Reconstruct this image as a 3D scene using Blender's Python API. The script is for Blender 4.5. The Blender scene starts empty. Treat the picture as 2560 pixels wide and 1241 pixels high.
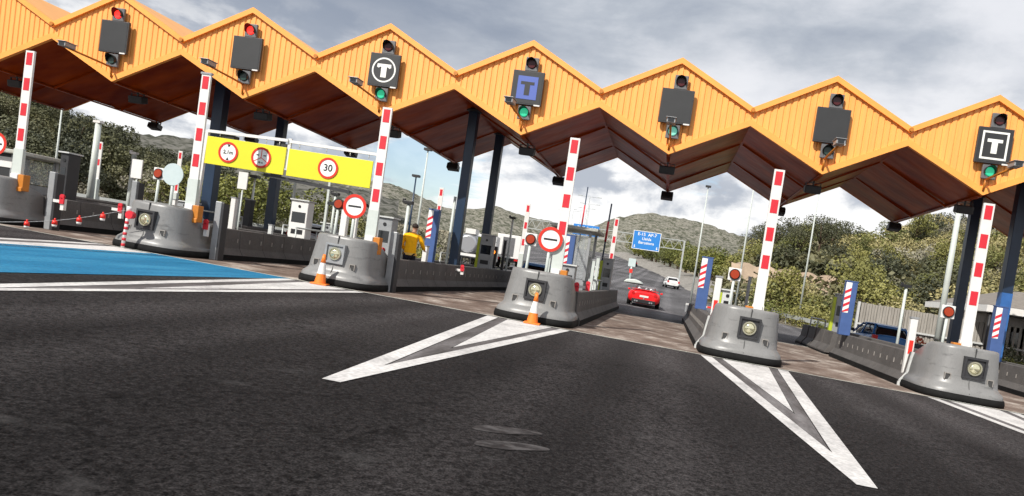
import bpy, math, random
import numpy as np
from mathutils import Vector, Matrix
R = math.radians
PI = math.pi
rnd = random.Random(7)
S = bpy.context.scene
COL = S.collection
SL = 0.0271          # the plaza falls gently to the right


def rise(y):
    if y <= 20: return 0.0
    if y <= 240: return .02 * (y - 20) + .00011 * (y - 20) ** 2
    return .02 * 220 + .00011 * 220 ** 2 + .03 * min(y - 240, 200)


def gz(x, y=0.0):
    return -SL * max(-70, min(70, x)) + rise(y)


# ------------------------------------------------------------------ materials
M = {}


def nodes(m):
    m.use_nodes = True
    nt = m.node_tree
    return nt, nt.nodes, nt.links, nt.nodes['Principled BSDF']


def mat(name, col, rough=.6, metal=0.0, var=.12, scale=3.0, bump=0.0, bscale=40., emit=None, estr=0.0, spec=.5, stretch=None, fine=0.0, fscale=60.):
    m = bpy.data.materials.new(name)
    nt, N, L, P = nodes(m)
    P.inputs['Roughness'].default_value = rough
    P.inputs['Metallic'].default_value = metal
    P.inputs['Specular IOR Level'].default_value = spec if rough < .6 or spec != .5 else .15
    P.inputs['Base Color'].default_value = (*col, 1)
    if var > 0 or bump > 0 or fine > 0:
        tc = N.new('ShaderNodeTexCoord')
        mp = N.new('ShaderNodeMapping')
        L.new(tc.outputs['Object'], mp.inputs[0])
        if stretch: mp.inputs['Scale'].default_value = stretch
    if var > 0:
        n1 = N.new('ShaderNodeTexNoise'); n1.inputs['Scale'].default_value = scale; n1.inputs['Detail'].default_value = 6
        n1.inputs['Roughness'].default_value = .65
        L.new(mp.outputs[0], n1.inputs['Vector'])
        r = N.new('ShaderNodeMapRange')
        r.inputs[1].default_value = .3; r.inputs[2].default_value = .7
        r.inputs[3].default_value = 1 - var; r.inputs[4].default_value = 1 + var
        L.new(n1.outputs[0], r.inputs[0])
        src = r.outputs[0]
        if fine > 0:
            n3 = N.new('ShaderNodeTexNoise'); n3.inputs['Scale'].default_value = fscale; n3.inputs['Detail'].default_value = 3
            L.new(mp.outputs[0], n3.inputs['Vector'])
            r3 = N.new('ShaderNodeMapRange'); r3.inputs[1].default_value = .3; r3.inputs[2].default_value = .7
            r3.inputs[3].default_value = 1 - fine; r3.inputs[4].default_value = 1 + fine
            L.new(n3.outputs[0], r3.inputs[0])
            mm = N.new('ShaderNodeMath'); mm.operation = 'MULTIPLY'
            L.new(src, mm.inputs[0]); L.new(r3.outputs[0], mm.inputs[1]); src = mm.outputs[0]
        v = N.new('ShaderNodeVectorMath'); v.operation = 'SCALE'
        v.inputs[0].default_value = col
        L.new(src, v.inputs['Scale'])
        L.new(v.outputs[0], P.inputs['Base Color'])
    if bump > 0:
        n2 = N.new('ShaderNodeTexNoise'); n2.inputs['Scale'].default_value = bscale; n2.inputs['Detail'].default_value = 4
        L.new(mp.outputs[0], n2.inputs['Vector'])
        b = N.new('ShaderNodeBump'); b.inputs['Strength'].default_value = bump; b.inputs['Distance'].default_value = .02
        L.new(n2.outputs[0], b.inputs['Height']); L.new(b.outputs[0], P.inputs['Normal'])
    if emit:
        P.inputs['Emission Color'].default_value = (*emit, 1)
        P.inputs['Emission Strength'].default_value = estr
    M[name] = m
    return m


mat('orange_panel', (.93, .40, .10), .5, var=.1, scale=1.1, stretch=(2.5, 1, .25), fine=.04, fscale=9)
mat('orange_trim', (.93, .37, .075), .45, var=.08, scale=1.5)
mat('orange_box', (.5, .17, .015), .5, var=.1, scale=6)
mat('roof_sheet', (.8, .38, .1), .4, var=.08, scale=1)
mat('navy_steel', (.012, .03, .065), .35, var=.25, scale=3, stretch=(1, 1, .3))
mat('blue_steel', (.03, .12, .35), .35, var=.15, scale=4)
mat('pillar_blue', (.055, .105, .27), .4, var=.12, scale=4)
mat('white_paint', (.70, .69, .67), .5, var=.05, scale=5)
mat('white_dull', (.55, .56, .55), .6, var=.12, scale=6)
mat('pale_post', (.52, .56, .53), .5, var=.08, scale=4)
mat('red_paint', (.6, .02, .035), .45, var=.06, scale=8)
mat('red_bright', (.75, .03, .02), .4, var=.06, scale=8)
mat('grey_metal', (.3, .31, .32), .45, metal=.2, var=.15, scale=4)
mat('dark_metal', (.03, .03, .033), .5, var=.2, scale=6)
mat('black_plastic', (.016, .016, .018), .45, var=.15, scale=8)
mat('screen_grey', (.026, .027, .029), .5, var=.1, scale=3)
mat('light_box', (.12, .12, .125), .5, var=.1)
mat('rubber', (.01, .01, .01), .8, var=.3, scale=6, bump=.3)
mat('nose_concrete', (.205, .203, .2), .38, var=.13, scale=1.6, bump=.06, bscale=20, fine=.06, fscale=40, stretch=(1, 1, .4))
mat('wall_concrete', (.105, .098, .094), .7, var=.22, scale=1.4, bump=.3, bscale=18, fine=.15, fscale=30)
mat('wall_light', (.3, .28, .26), .8, var=.18, scale=2, bump=.3, bscale=20)
mat('joint', (.06, .06, .06), .8, var=0)
mat('glass_dark', (.012, .014, .016), .08, var=0, spec=.8)
def nose_mat():
    m = M['nose_concrete']; nt = m.node_tree; N = nt.nodes; L = nt.links; P = N['Principled BSDF']
    src = P.inputs['Base Color'].links[0].from_socket
    tc = N.new('ShaderNodeTexCoord'); mp = N.new('ShaderNodeMapping'); mp.inputs['Scale'].default_value = (1.2, 1.2, 5); L.new(tc.outputs['Object'], mp.inputs[0])
    oi = N.new('ShaderNodeObjectInfo'); va = N.new('ShaderNodeVectorMath'); va.operation = 'ADD'; L.new(mp.outputs[0], va.inputs[0]); L.new(oi.outputs['Location'], va.inputs[1])
    n = N.new('ShaderNodeTexNoise'); n.inputs['Scale'].default_value = 1.6; n.inputs['Detail'].default_value = 8; n.inputs['Roughness'].default_value = .7; L.new(va.outputs[0], n.inputs['Vector'])
    r = N.new('ShaderNodeMapRange'); r.inputs[1].default_value = .56; r.inputs[2].default_value = .72; r.inputs[3].default_value = 1; r.inputs[4].default_value = .45; L.new(n.outputs[0], r.inputs[0])
    v = N.new('ShaderNodeVectorMath'); v.operation = 'SCALE'; L.new(src, v.inputs[0]); L.new(r.outputs[0], v.inputs['Scale']); L.new(v.outputs[0], P.inputs['Base Color'])


nose_mat()
mat('lens_glass', (.75, .72, .5), .1, metal=.75, var=.1, scale=30)
mat('lens_ring', (.5, .48, .36), .25, metal=.6, var=.1)
mat('red_lit', (.7, .02, .02), .3, var=0, emit=(1, .03, .02), estr=1.6)
mat('red_unlit', (.07, .008, .01), .25, var=0)
mat('amber_lens', (.33, .035, .008), .2, var=.15, scale=60)
mat('orange_lit', (.8, .2, .02), .3, var=0, emit=(1, .25, .02), estr=2.5)
mat('green_lit', (.02, .35, .2), .3, var=0, emit=(.03, .6, .3), estr=.55)
mat('green_pale', (.2, .5, .42), .3, var=0, emit=(.15, .6, .45), estr=.45)
mat('green_unlit', (.02, .05, .04), .25, var=0)
mat('led_white', (.5, .5, .47), .4, var=0, emit=(1, .97, .9), estr=.45)
mat('led_blue', (.07, .11, .36), .5, var=0, emit=(.12, .2, .7), estr=.12)
mat('sign_yellow', (.70, .64, .028), .4, var=.04, scale=1)
mat('sign_white', (.8, .8, .78), .4, var=.03)
mat('sign_red', (.62, .03, .015), .4, var=.05)
mat('sign_blue', (.02, .2, .58), .45, var=.05)
mat('pale_disc', (.5, .58, .58), .3, var=.06)
mat('cone_orange', (.85, .2, .02), .5, var=.1, scale=6)
mat('jacket', (.95, .46, .008), .7, var=.12, scale=9)
mat('jacket_band', (.85, .5, .12), .6, var=.08)
mat('trousers', (.02, .02, .03), .8, var=.2)
mat('skin', (.5, .28, .19), .6, var=.05)
mat('hair', (.03, .022, .02), .7, var=.2, scale=30)
mat('car_red', (.75, .012, .015), .22, var=0, spec=.7)
mat('car_white', (.75, .75, .75), .3, var=0)
mat('car_dark', (.02, .02, .028), .3, var=0)
mat('car_blue', (.02, .14, .4), .25, var=0, spec=.7)
mat('car_silver', (.45, .46, .48), .3, metal=.6, var=0)
mat('tyre', (.012, .012, .012), .8, var=.1)
mat('rim', (.35, .35, .36), .35, metal=.8, var=0)
mat('tail_red', (.5, .01, .01), .2, var=0)
mat('yellow_green', (.42, .5, .03), .5, var=.15, scale=9)
mat('fence_slat', (.33, .31, .28), .8, var=.22, scale=1.5, stretch=(6, 6, .7))
mat('roof_tile', (.2, .18, .16), .8, var=.2, scale=5)
mat('sand_bank', (.34, .26, .19), .9, var=.25, scale=.5, bump=.6, bscale=3)
mat('rubble', (.24, .225, .205), .95, var=.35, scale=1.2, bump=.8, bscale=4, fine=.3, fscale=6)
mat('trunk', (.09, .065, .045), .9, var=.3, scale=5)
mat('galv', (.42, .44, .43), .45, metal=.3, var=.1, scale=4)
mat('flowers', (.5, .12, .06), .8, var=.3, scale=10)


def leafmat(name, c1, c2):
    m = bpy.data.materials.new(name)
    nt, N, L, P = nodes(m)
    P.inputs['Roughness'].default_value = .65
    tc = N.new('ShaderNodeTexCoord'); n = N.new('ShaderNodeTexNoise'); n.inputs['Scale'].default_value = 1.3
    n.inputs['Detail'].default_value = 4
    L.new(tc.outputs['Object'], n.inputs['Vector'])
    oi = N.new('ShaderNodeObjectInfo')
    a = N.new('ShaderNodeMath'); a.operation = 'MULTIPLY_ADD'; a.inputs[1].default_value = .62; 
    L.new(oi.outputs['Random'], a.inputs[0]); L.new(n.outputs[0], a.inputs[2])
    r = N.new('ShaderNodeMapRange'); r.inputs[1].default_value = .42; r.inputs[2].default_value = 1.15
    L.new(a.outputs[0], r.inputs[0])
    mx = N.new('ShaderNodeMix'); mx.data_type = 'RGBA'
    mx.inputs[6].default_value = (*c1, 1); mx.inputs[7].default_value = (*c2, 1)
    L.new(r.outputs[0], mx.inputs[0]); L.new(mx.outputs[2], P.inputs['Base Color'])
    M[name] = m


leafmat('leaf_pine', (.075, .09, .022), (.25, .235, .065))
leafmat('leaf_dark', (.03, .036, .018), (.085, .088, .04))
leafmat('leaf_wood', (.04, .045, .018), (.15, .145, .06))
leafmat('leaf_wood_pale', (.08, .08, .035), (.15, .14, .065))
leafmat('leaf_olive', (.15, .135, .05), (.38, .33, .15))
leafmat('leaf_garden', (.08, .10, .018), (.21, .21, .035))
leafmat('leaf_grey', (.13, .12, .085), (.28, .26, .19))


def asphalt(name='asphalt', base=(.0225, .0205, .0207)):
    m = bpy.data.materials.new(name); nt, N, L, P = nodes(m)
    tc = N.new('ShaderNodeTexCoord')
    big = N.new('ShaderNodeTexNoise'); big.inputs['Scale'].default_value = .22; big.inputs['Detail'].default_value = 5
    mp = N.new('ShaderNodeMapping'); mp.inputs['Scale'].default_value = (1, .45, 1)
    L.new(tc.outputs['Object'], mp.inputs[0]); L.new(mp.outputs[0], big.inputs['Vector'])
    fine = N.new('ShaderNodeTexNoise'); fine.inputs['Scale'].default_value = 21; fine.inputs['Detail'].default_value = 5; fine.inputs['Roughness'].default_value = .75
    L.new(tc.outputs['Object'], fine.inputs['Vector'])
    vor = N.new('ShaderNodeTexNoise'); vor.inputs['Scale'].default_value = 75; vor.inputs['Detail'].default_value = 2
    L.new(tc.outputs['Object'], vor.inputs['Vector'])
    r1 = N.new('ShaderNodeMapRange'); r1.inputs[1].default_value = .3; r1.inputs[2].default_value = .7; r1.inputs[3].default_value = .6; r1.inputs[4].default_value = 1.4
    L.new(big.outputs[0], r1.inputs[0])
    r2 = N.new('ShaderNodeMapRange'); r2.inputs[1].default_value = .38; r2.inputs[2].default_value = .62; r2.inputs[3].default_value = .3; r2.inputs[4].default_value = 1.7
    L.new(fine.outputs[0], r2.inputs[0])
    r3 = N.new('ShaderNodeMapRange'); r3.inputs[1].default_value = .35; r3.inputs[2].default_value = .68; r3.inputs[3].default_value = .45; r3.inputs[4].default_value = 1.7
    L.new(vor.outputs[0], r3.inputs[0])
    m1 = N.new('ShaderNodeMath'); m1.operation = 'MULTIPLY'; L.new(r1.outputs[0], m1.inputs[0]); L.new(r2.outputs[0], m1.inputs[1])
    m2 = N.new('ShaderNodeMath'); m2.operation = 'MULTIPLY'; L.new(m1.outputs[0], m2.inputs[0]); L.new(r3.outputs[0], m2.inputs[1])
    # pale scuffs, a few, elongated
    sc = N.new('ShaderNodeTexNoise'); sc.inputs['Scale'].default_value = 1.1; sc.inputs['Detail'].default_value = 7; sc.inputs['Roughness'].default_value = .6
    mp2 = N.new('ShaderNodeMapping'); mp2.inputs['Scale'].default_value = (1.2, 1.8, 1); mp2.inputs['Rotation'].default_value = (0, 0, .4)
    L.new(tc.outputs['Object'], mp2.inputs[0]); L.new(mp2.outputs[0], sc.inputs['Vector'])
    rs = N.new('ShaderNodeMapRange'); rs.inputs[1].default_value = .62; rs.inputs[2].default_value = .78; rs.inputs[3].default_value = 0; rs.inputs[4].default_value = .12
    L.new(sc.outputs[0], rs.inputs[0])
    sx = N.new('ShaderNodeSeparateXYZ'); L.new(tc.outputs['Object'], sx.inputs[0])

    def mt(op, a, b=None):
        n = N.new('ShaderNodeMath'); n.operation = op
        for i, q in enumerate((a, b)):
            if q is None: continue
            if isinstance(q, (int, float)): n.inputs[i].default_value = q
            else: L.new(q, n.inputs[i])
        return n.outputs[0]
    u = mt('ABSOLUTE', mt('SUBTRACT', mt('MODULO', mt('ADD', sx.outputs[0], 102.5), 5.0), 2.5))
    tr = N.new('ShaderNodeMapRange'); tr.interpolation_type = 'SMOOTHSTEP'; L.new(mt('ABSOLUTE', mt('SUBTRACT', u, .8)), tr.inputs[0])
    tr.inputs[1].default_value = .12; tr.inputs[2].default_value = .5; tr.inputs[3].default_value = 1.25; tr.inputs[4].default_value = .95
    m3 = mt('MULTIPLY', m2.outputs[0], tr.outputs[0])
    oil = N.new('ShaderNodeMapRange'); oil.interpolation_type = 'SMOOTHSTEP'; L.new(u, oil.inputs[0])
    oil.inputs[1].default_value = .0; oil.inputs[2].default_value = .4; oil.inputs[3].default_value = .8; oil.inputs[4].default_value = 1.0
    near_falloff = N.new('ShaderNodeMapRange'); near_falloff.interpolation_type = 'SMOOTHSTEP'; L.new(mt('ADD', sx.outputs[1], mt('MULTIPLY', big.outputs[0], 5.0)), near_falloff.inputs[0])  # vignette painted into the colour: asphalt dims towards the camera
    near_falloff.inputs[1].default_value = -17; near_falloff.inputs[2].default_value = -6; near_falloff.inputs[3].default_value = .95; near_falloff.inputs[4].default_value = 1.75
    m4 = mt('MULTIPLY', mt('MULTIPLY', m3, oil.outputs[0]), near_falloff.outputs[0])
    vc = N.new('ShaderNodeTexVoronoi'); vc.feature = 'DISTANCE_TO_EDGE'; vc.inputs['Scale'].default_value = .42
    wv = N.new('ShaderNodeTexNoise'); wv.inputs['Scale'].default_value = 1.5; wv.inputs['Detail'].default_value = 5; L.new(tc.outputs['Object'], wv.inputs['Vector'])
    va = N.new('ShaderNodeVectorMath'); va.operation = 'ADD'; L.new(tc.outputs['Object'], va.inputs[0]); L.new(wv.outputs['Color'], va.inputs[1]); L.new(va.outputs[0], vc.inputs['Vector'])
    ck = N.new('ShaderNodeMapRange'); L.new(vc.outputs[0], ck.inputs[0]); ck.inputs[1].default_value = .0; ck.inputs[2].default_value = .012; ck.inputs[3].default_value = .55; ck.inputs[4].default_value = 1
    ckm = mt('MAXIMUM', ck.outputs[0], mt('GREATER_THAN', mt('MULTIPLY', big.outputs[0], 1.0), .5))
    m5 = N.new('ShaderNodeMath'); m5.operation = 'MULTIPLY'; L.new(m4, m5.inputs[0]); L.new(ckm, m5.inputs[1]); m2 = m5
    v = N.new('ShaderNodeVectorMath'); v.operation = 'SCALE'; v.inputs[0].default_value = base; L.new(m2.outputs[0], v.inputs['Scale'])
    mx = N.new('ShaderNodeMix'); mx.data_type = 'RGBA'; mx.inputs[7].default_value = (.26, .25, .25, 1)
    L.new(rs.outputs[0], mx.inputs[0]); L.new(v.outputs[0], mx.inputs[6]); L.new(mx.outputs[2], P.inputs['Base Color'])
    P.inputs['Roughness'].default_value = .9; P.inputs['Specular IOR Level'].default_value = .06
    b = N.new('ShaderNodeBump'); b.inputs['Strength'].default_value = .4; b.inputs['Distance'].default_value = .006
    L.new(fine.outputs[0], b.inputs['Height']); L.new(b.outputs[0], P.inputs['Normal'])
    M[name] = m


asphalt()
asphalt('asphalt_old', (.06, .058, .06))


def streaky(name, c1, c2, c3, lo=.35, hi=.65, st=(2.2, .28, 1)):
    m = bpy.data.materials.new(name); nt, N, L, P = nodes(m)
    tc = N.new('ShaderNodeTexCoord')
    mp = N.new('ShaderNodeMapping'); mp.inputs['Scale'].default_value = st
    L.new(tc.outputs['Object'], mp.inputs[0])
    n = N.new('ShaderNodeTexNoise'); n.inputs['Scale'].default_value = 1.0; n.inputs['Detail'].default_value = 7; n.inputs['Roughness'].default_value = .7
    L.new(mp.outputs[0], n.inputs['Vector'])
    cr = N.new('ShaderNodeValToRGB')
    cr.color_ramp.elements[0].position = lo; cr.color_ramp.elements[0].color = (*c1, 1)
    cr.color_ramp.elements[1].position = hi; cr.color_ramp.elements[1].color = (*c3, 1)
    e = cr.color_ramp.elements.new((lo + hi) / 2); e.color = (*c2, 1)
    L.new(n.outputs[0], cr.inputs[0])
    f = N.new('ShaderNodeTexNoise'); f.inputs['Scale'].default_value = 22; f.inputs['Detail'].default_value = 4
    L.new(tc.outputs['Object'], f.inputs['Vector'])
    r = N.new('ShaderNodeMapRange'); r.inputs[1].default_value = .3; r.inputs[2].default_value = .7; r.inputs[3].default_value = .8; r.inputs[4].default_value = 1.2
    L.new(f.outputs[0], r.inputs[0])
    v = N.new('ShaderNodeVectorMath'); v.operation = 'SCALE'; L.new(cr.outputs[0], v.inputs[0]); L.new(r.outputs[0], v.inputs['Scale'])
    L.new(v.outputs[0], P.inputs['Base Color']); P.inputs['Roughness'].default_value = .85; P.inputs['Specular IOR Level'].default_value = .12
    M[name] = m


streaky('apron_concrete', (.085, .058, .047), (.19, .145, .12), (.5, .45, .4), .3, .72, (1.0, .8, 1))
streaky('road_white', (.24, .235, .23), (.47, .455, .445), (.58, .565, .55), .27, .58, (1.6, .8, 1))
streaky('road_blue', (.012, .11, .215), (.018, .15, .285), (.035, .2, .34), .3, .65)
streaky('painted_reflection_grey', (.022, .019, .019), (.045, .041, .041), (.075, .07, .07), .4, .6, (5, 9, 1))  # colour of the reflections painted onto the asphalt
streaky('kerb_pale', (.3, .3, .26), (.42, .42, .38), (.55, .55, .5))


def soffit():
    m = bpy.data.materials.new('soffit'); nt, N, L, P = nodes(m)
    tc = N.new('ShaderNodeTexCoord')
    mp = N.new('ShaderNodeMapping'); mp.inputs['Scale'].default_value = (.7, 1.3, 1); mp.inputs['Rotation'].default_value = (0, 0, .5)
    L.new(tc.outputs['Object'], mp.inputs[0])
    n = N.new('ShaderNodeTexNoise'); n.inputs['Scale'].default_value = .9; n.inputs['Detail'].default_value = 5
    L.new(mp.outputs[0], n.inputs['Vector'])
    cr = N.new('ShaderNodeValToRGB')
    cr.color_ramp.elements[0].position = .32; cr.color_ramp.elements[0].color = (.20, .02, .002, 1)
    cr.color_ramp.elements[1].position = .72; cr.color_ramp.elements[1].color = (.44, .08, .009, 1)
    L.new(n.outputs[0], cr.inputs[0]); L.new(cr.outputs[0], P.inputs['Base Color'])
    P.inputs['Roughness'].default_value = .3; P.inputs['Specular IOR Level'].default_value = .12
    w = N.new('ShaderNodeTexNoise'); w.inputs['Scale'].default_value = .8; w.inputs['Detail'].default_value = 2
    L.new(mp.outputs[0], w.inputs['Vector'])
    b = N.new('ShaderNodeBump'); b.inputs['Strength'].default_value = .5; b.inputs['Distance'].default_value = .08
    L.new(w.outputs[0], b.inputs['Height']); L.new(b.outputs[0], P.inputs['Normal'])
    M['soffit'] = m


soffit()


def hillmat(name, a, b, c, s1, s2, lo=.42, hi=.58):
    m = bpy.data.materials.new(name); nt, N, L, P = nodes(m)
    tc = N.new('ShaderNodeTexCoord')
    n = N.new('ShaderNodeTexNoise'); n.inputs['Scale'].default_value = s1; n.inputs['Detail'].default_value = 9; n.inputs['Roughness'].default_value = .72
    L.new(tc.outputs['Object'], n.inputs['Vector'])
    n2 = N.new('ShaderNodeTexVoronoi'); n2.inputs['Scale'].default_value = s2
    L.new(tc.outputs['Object'], n2.inputs['Vector'])
    cr = N.new('ShaderNodeValToRGB')
    cr.color_ramp.elements[0].position = lo; cr.color_ramp.elements[0].color = (*a, 1)
    cr.color_ramp.elements[1].position = hi; cr.color_ramp.elements[1].color = (*c, 1)
    e = cr.color_ramp.elements.new((lo + hi) / 2); e.color = (*b, 1)
    ad = N.new('ShaderNodeMath'); ad.operation = 'MULTIPLY_ADD'; ad.inputs[1].default_value = .3; 
    L.new(n2.outputs['Distance'], ad.inputs[0])
    sb = N.new('ShaderNodeMath'); sb.operation = 'SUBTRACT'; sb.inputs[1].default_value = .12; L.new(n.outputs[0], sb.inputs[0])
    L.new(sb.outputs[0], ad.inputs[2])
    L.new(ad.outputs[0], cr.inputs[0]); L.new(cr.outputs[0], P.inputs['Base Color']); P.inputs['Roughness'].default_value = .95
    P.inputs['Specular IOR Level'].default_value = .1
    M[name] = m


hillmat('hill_forest', (.03, .034, .02), (.06, .063, .035), (.12, .11, .07), .09, .35)
hillmat('hill_scrub', (.05, .055, .025), (.13, .125, .07), (.34, .29, .22), .12, .3, .4, .62)
hillmat('mountain_rock', (.035, .04, .024), (.095, .098, .07), (.24, .225, .19), .09, .3, .34, .62)
hillmat('mountain_far', (.04, .042, .032), (.08, .08, .065), (.14, .135, .12), .08, .25, .4, .6)
hillmat('soil', (.12, .11, .07), (.22, .19, .13), (.3, .26, .19), .3, 1.2)


# ------------------------------------------------------------------ mesh helpers
class MB:
    def __init__(s): s.v = []; s.f = []; s.m = []; s.sm = []

    def face(s, idx, mi=0, smooth=False): s.f.append(tuple(idx)); s.m.append(mi); s.sm.append(smooth)

    def box(s, x0, x1, y0, y1, z0, z1, mi=0, T=None):
        n = len(s.v)
        P = [(x0, y0, z0), (x1, y0, z0), (x1, y1, z0), (x0, y1, z0), (x0, y0, z1), (x1, y0, z1), (x1, y1, z1), (x0, y1, z1)]
        if T is not None: P = [tuple(T @ Vector(p)) for p in P]
        s.v += P
        for q in ((0, 3, 2, 1), (4, 5, 6, 7), (0, 1, 5, 4), (1, 2, 6, 5), (2, 3, 7, 6), (3, 0, 4, 7)): s.face([n + i for i in q], mi)
        return s

    def quad(s, a, b, c, d, mi=0):
        n = len(s.v); s.v += [tuple(a), tuple(b), tuple(c), tuple(d)]; s.face((n, n + 1, n + 2, n + 3), mi); return s

    def cyl(s, p0, p1, r0, r1=None, seg=12, mi=0, caps=True, smooth=True):
        r1 = r0 if r1 is None else r1
        p0 = Vector(p0); p1 = Vector(p1); d = (p1 - p0).normalized()
        a = Vector((0, 0, 1)) if abs(d.z) < .9 else Vector((1, 0, 0))
        u = d.cross(a).normalized(); w = d.cross(u)
        n = len(s.v)
        for i in range(seg):
            t = 2 * PI * i / seg; o = u * math.cos(t) + w * math.sin(t)
            s.v.append(tuple(p0 + o * r0)); s.v.append(tuple(p1 + o * r1))
        for i in range(seg):
            j = (i + 1) % seg
            s.face((n + 2 * i, n + 2 * i + 1, n + 2 * j + 1, n + 2 * j), mi, smooth)
        if caps:
            s.face([n + 2 * i for i in range(seg)], mi); s.face([n + 2 * i + 1 for i in range(seg)][::-1], mi)
        return s

    def beam(s, p0, p1, w, h, mi=0):   # square bar between two points, h is along z-ish
        p0 = Vector(p0); p1 = Vector(p1); d = (p1 - p0).normalized()
        up = Vector((0, 0, 1)) if abs(d.z) < .95 else Vector((0, 1, 0))
        sx = d.cross(up).normalized(); uz = sx.cross(d)
        n = len(s.v)
        for p in (p0, p1):
            for a, b in ((-1, -1), (1, -1), (1, 1), (-1, 1)): s.v.append(tuple(p + sx * a * w / 2 + uz * b * h / 2))
        for q in ((0, 1, 2, 3), (7, 6, 5, 4), (0, 4, 5, 1), (1, 5, 6, 2), (2, 6, 7, 3), (3, 7, 4, 0)): s.face([n + i for i in q], mi)
        return s

    def prism(s, poly, y0, y1, mi=0):   # poly in (x,z), extruded along y; counter-clockwise seen from -y
        n = len(s.v); k = len(poly)
        for (x, z) in poly: s.v.append((x, y0, z))
        for (x, z) in poly: s.v.append((x, y1, z))
        s.face(list(range(n, n + k)), mi); s.face(list(range(n + k, n + 2 * k))[::-1], mi)
        for i in range(k):
            j = (i + 1) % k; s.face((n + i, n + k + i, n + k + j, n + j), mi)
        return s

    def ring(s, cx, cz, r0, r1, y0, y1, mi=0, seg=32):
        for i in range(seg):
            a = 2 * PI * i / seg; b = 2 * PI * (i + 1) / seg
            p = [(cx + r0 * math.cos(a), cz + r0 * math.sin(a)), (cx + r1 * math.cos(a), cz + r1 * math.sin(a)),
                 (cx + r1 * math.cos(b), cz + r1 * math.sin(b)), (cx + r0 * math.cos(b), cz + r0 * math.sin(b))]
            s.prism(p, y0, y1, mi)
        return s

    def loft(s, rings, mi=0, cap=True, smooth=True):
        n = len(s.v); k = len(rings[0])
        for r in rings: s.v += [tuple(p) for p in r]
        for i in range(len(rings) - 1):
            for j in range(k):
                a = n + i * k + j; b = n + i * k + (j + 1) % k
                s.face((a, b, b + k, a + k), mi, smooth)
        if cap:
            s.face([n + j for j in range(k)][::-1], mi); s.face([n + (len(rings) - 1) * k + j for j in range(k)], mi)
        return s

    def mesh(s, name, mats):
        me = bpy.data.meshes.new(name)
        me.from_pydata(s.v, [], s.f)
        for m in mats: me.materials.append(M[m])
        me.polygons.foreach_set('material_index', s.m)
        me.polygons.foreach_set('use_smooth', s.sm)
        me.update()
        return me


def obj(name, mb, mats, parent=None, loc=None, rot=None, bevel=0, **props):
    if isinstance(mats, str): mats = [mats]
    me = mb if isinstance(mb, bpy.types.Mesh) else mb.mesh(name, mats)
    o = bpy.data.objects.new(name, me); COL.objects.link(o)
    if parent: o.parent = parent
    if loc is not None: o.location = loc
    if rot is not None: o.rotation_euler = rot
    if bevel:
        b = o.modifiers.new('bevel', 'BEVEL'); b.width = bevel; b.segments = 2; b.limit_method = 'ANGLE'
    for k, v in props.items():
        if v: o[k] = v
    return o


def thing(name, label, cat, loc=(0, 0, 0), rot=(0, 0, 0), group=None):
    o = bpy.data.objects.new(name, None); COL.objects.link(o)
    o.empty_display_size = .2
    o.location = loc; o.rotation_euler = rot; o['label'] = label; o['category'] = cat
    if group: o['group'] = group
    return o


def dup(root, label, loc, rot=None, group=None, scale=None):
    r = root.copy(); COL.objects.link(r); r.location = loc
    if rot is not None: r.rotation_euler = rot
    if scale is not None: r.scale = scale
    r['label'] = label
    if group: r['group'] = group
    for c in root.children:
        d = c.copy(); COL.objects.link(d); d.parent = r
        for g in c.children:
            e = g.copy(); COL.objects.link(e); e.parent = d
    return r


def text(name, body, size, mat_, parent, loc, rot=(PI / 2, 0, 0), ext=.004):
    cu = bpy.data.curves.new(name, 'FONT'); cu.body = body; cu.size = size; cu.extrude = ext
    cu.align_x = 'CENTER'; cu.align_y = 'CENTER'; cu.offset = size * .012
    cu.materials.append(M[mat_])
    tmp = bpy.data.objects.new('tmp', cu); COL.objects.link(tmp)
    bpy.context.view_layer.update()
    me = bpy.data.meshes.new_from_object(tmp.evaluated_get(bpy.context.evaluated_depsgraph_get()))
    bpy.data.objects.remove(tmp)
    me.name = name; me.materials.clear(); me.materials.append(M[mat_])
    o = bpy.data.objects.new(name, me); COL.objects.link(o); o.parent = parent; o.location = loc; o.rotation_euler = rot
    return o


# ------------------------------------------------------------------ camera
cam = bpy.data.cameras.new('camera'); co = bpy.data.objects.new('camera', cam); COL.objects.link(co); S.camera = co
yaw, pitch, roll = .1007, -.0441, .1478
fw = Vector((-math.sin(yaw) * math.cos(pitch), math.cos(yaw) * math.cos(pitch), math.sin(pitch)))
ri = Vector((math.cos(yaw), math.sin(yaw), 0)); up = ri.cross(fw)
rr = ri * math.cos(roll) + up * math.sin(roll); uu = -ri * math.sin(roll) + up * math.cos(roll)
mw = Matrix((rr, uu, -fw)).transposed().to_4x4(); CAM = Vector((.604, -24.787, 1.3725)); mw.translation = CAM
co.matrix_world = mw
cam.sensor_width = 36; cam.lens = 36 * 1850 / 2560
cam.shift_x = -189.16 / 2560; cam.shift_y = 152.84 / 2560
cam.clip_start = .1; cam.clip_end = 9000

# ------------------------------------------------------------------ light and sky
sun_dir = Vector((-.53, -.95, .98)).normalized()
sl = bpy.data.lights.new('sun', 'SUN'); sl.energy = 5.0; sl.angle = R(.6); sl.color = (1, .955, .88)
so = bpy.data.objects.new('sun', sl); COL.objects.link(so)
so.rotation_euler = sun_dir.to_track_quat('Z', 'Y').to_euler(); so.location = (-20, -30, 40)
W = bpy.data.worlds.new('World'); S.world = W; W.use_nodes = True
nt = W.node_tree; N = nt.nodes; L = nt.links
for n in list(N): N.remove(n)
out = N.new('ShaderNodeOutputWorld')
sky = N.new('ShaderNodeTexSky'); sky.sky_type = 'NISHITA'; sky.sun_disc = False
sky.sun_elevation = math.asin(sun_dir.z); sky.sun_rotation = math.atan2(sun_dir.x, sun_dir.y)
bg = N.new('ShaderNodeBackground'); bg.inputs[1].default_value = .14; L.new(sky.outputs[0], bg.inputs[0])
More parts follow.
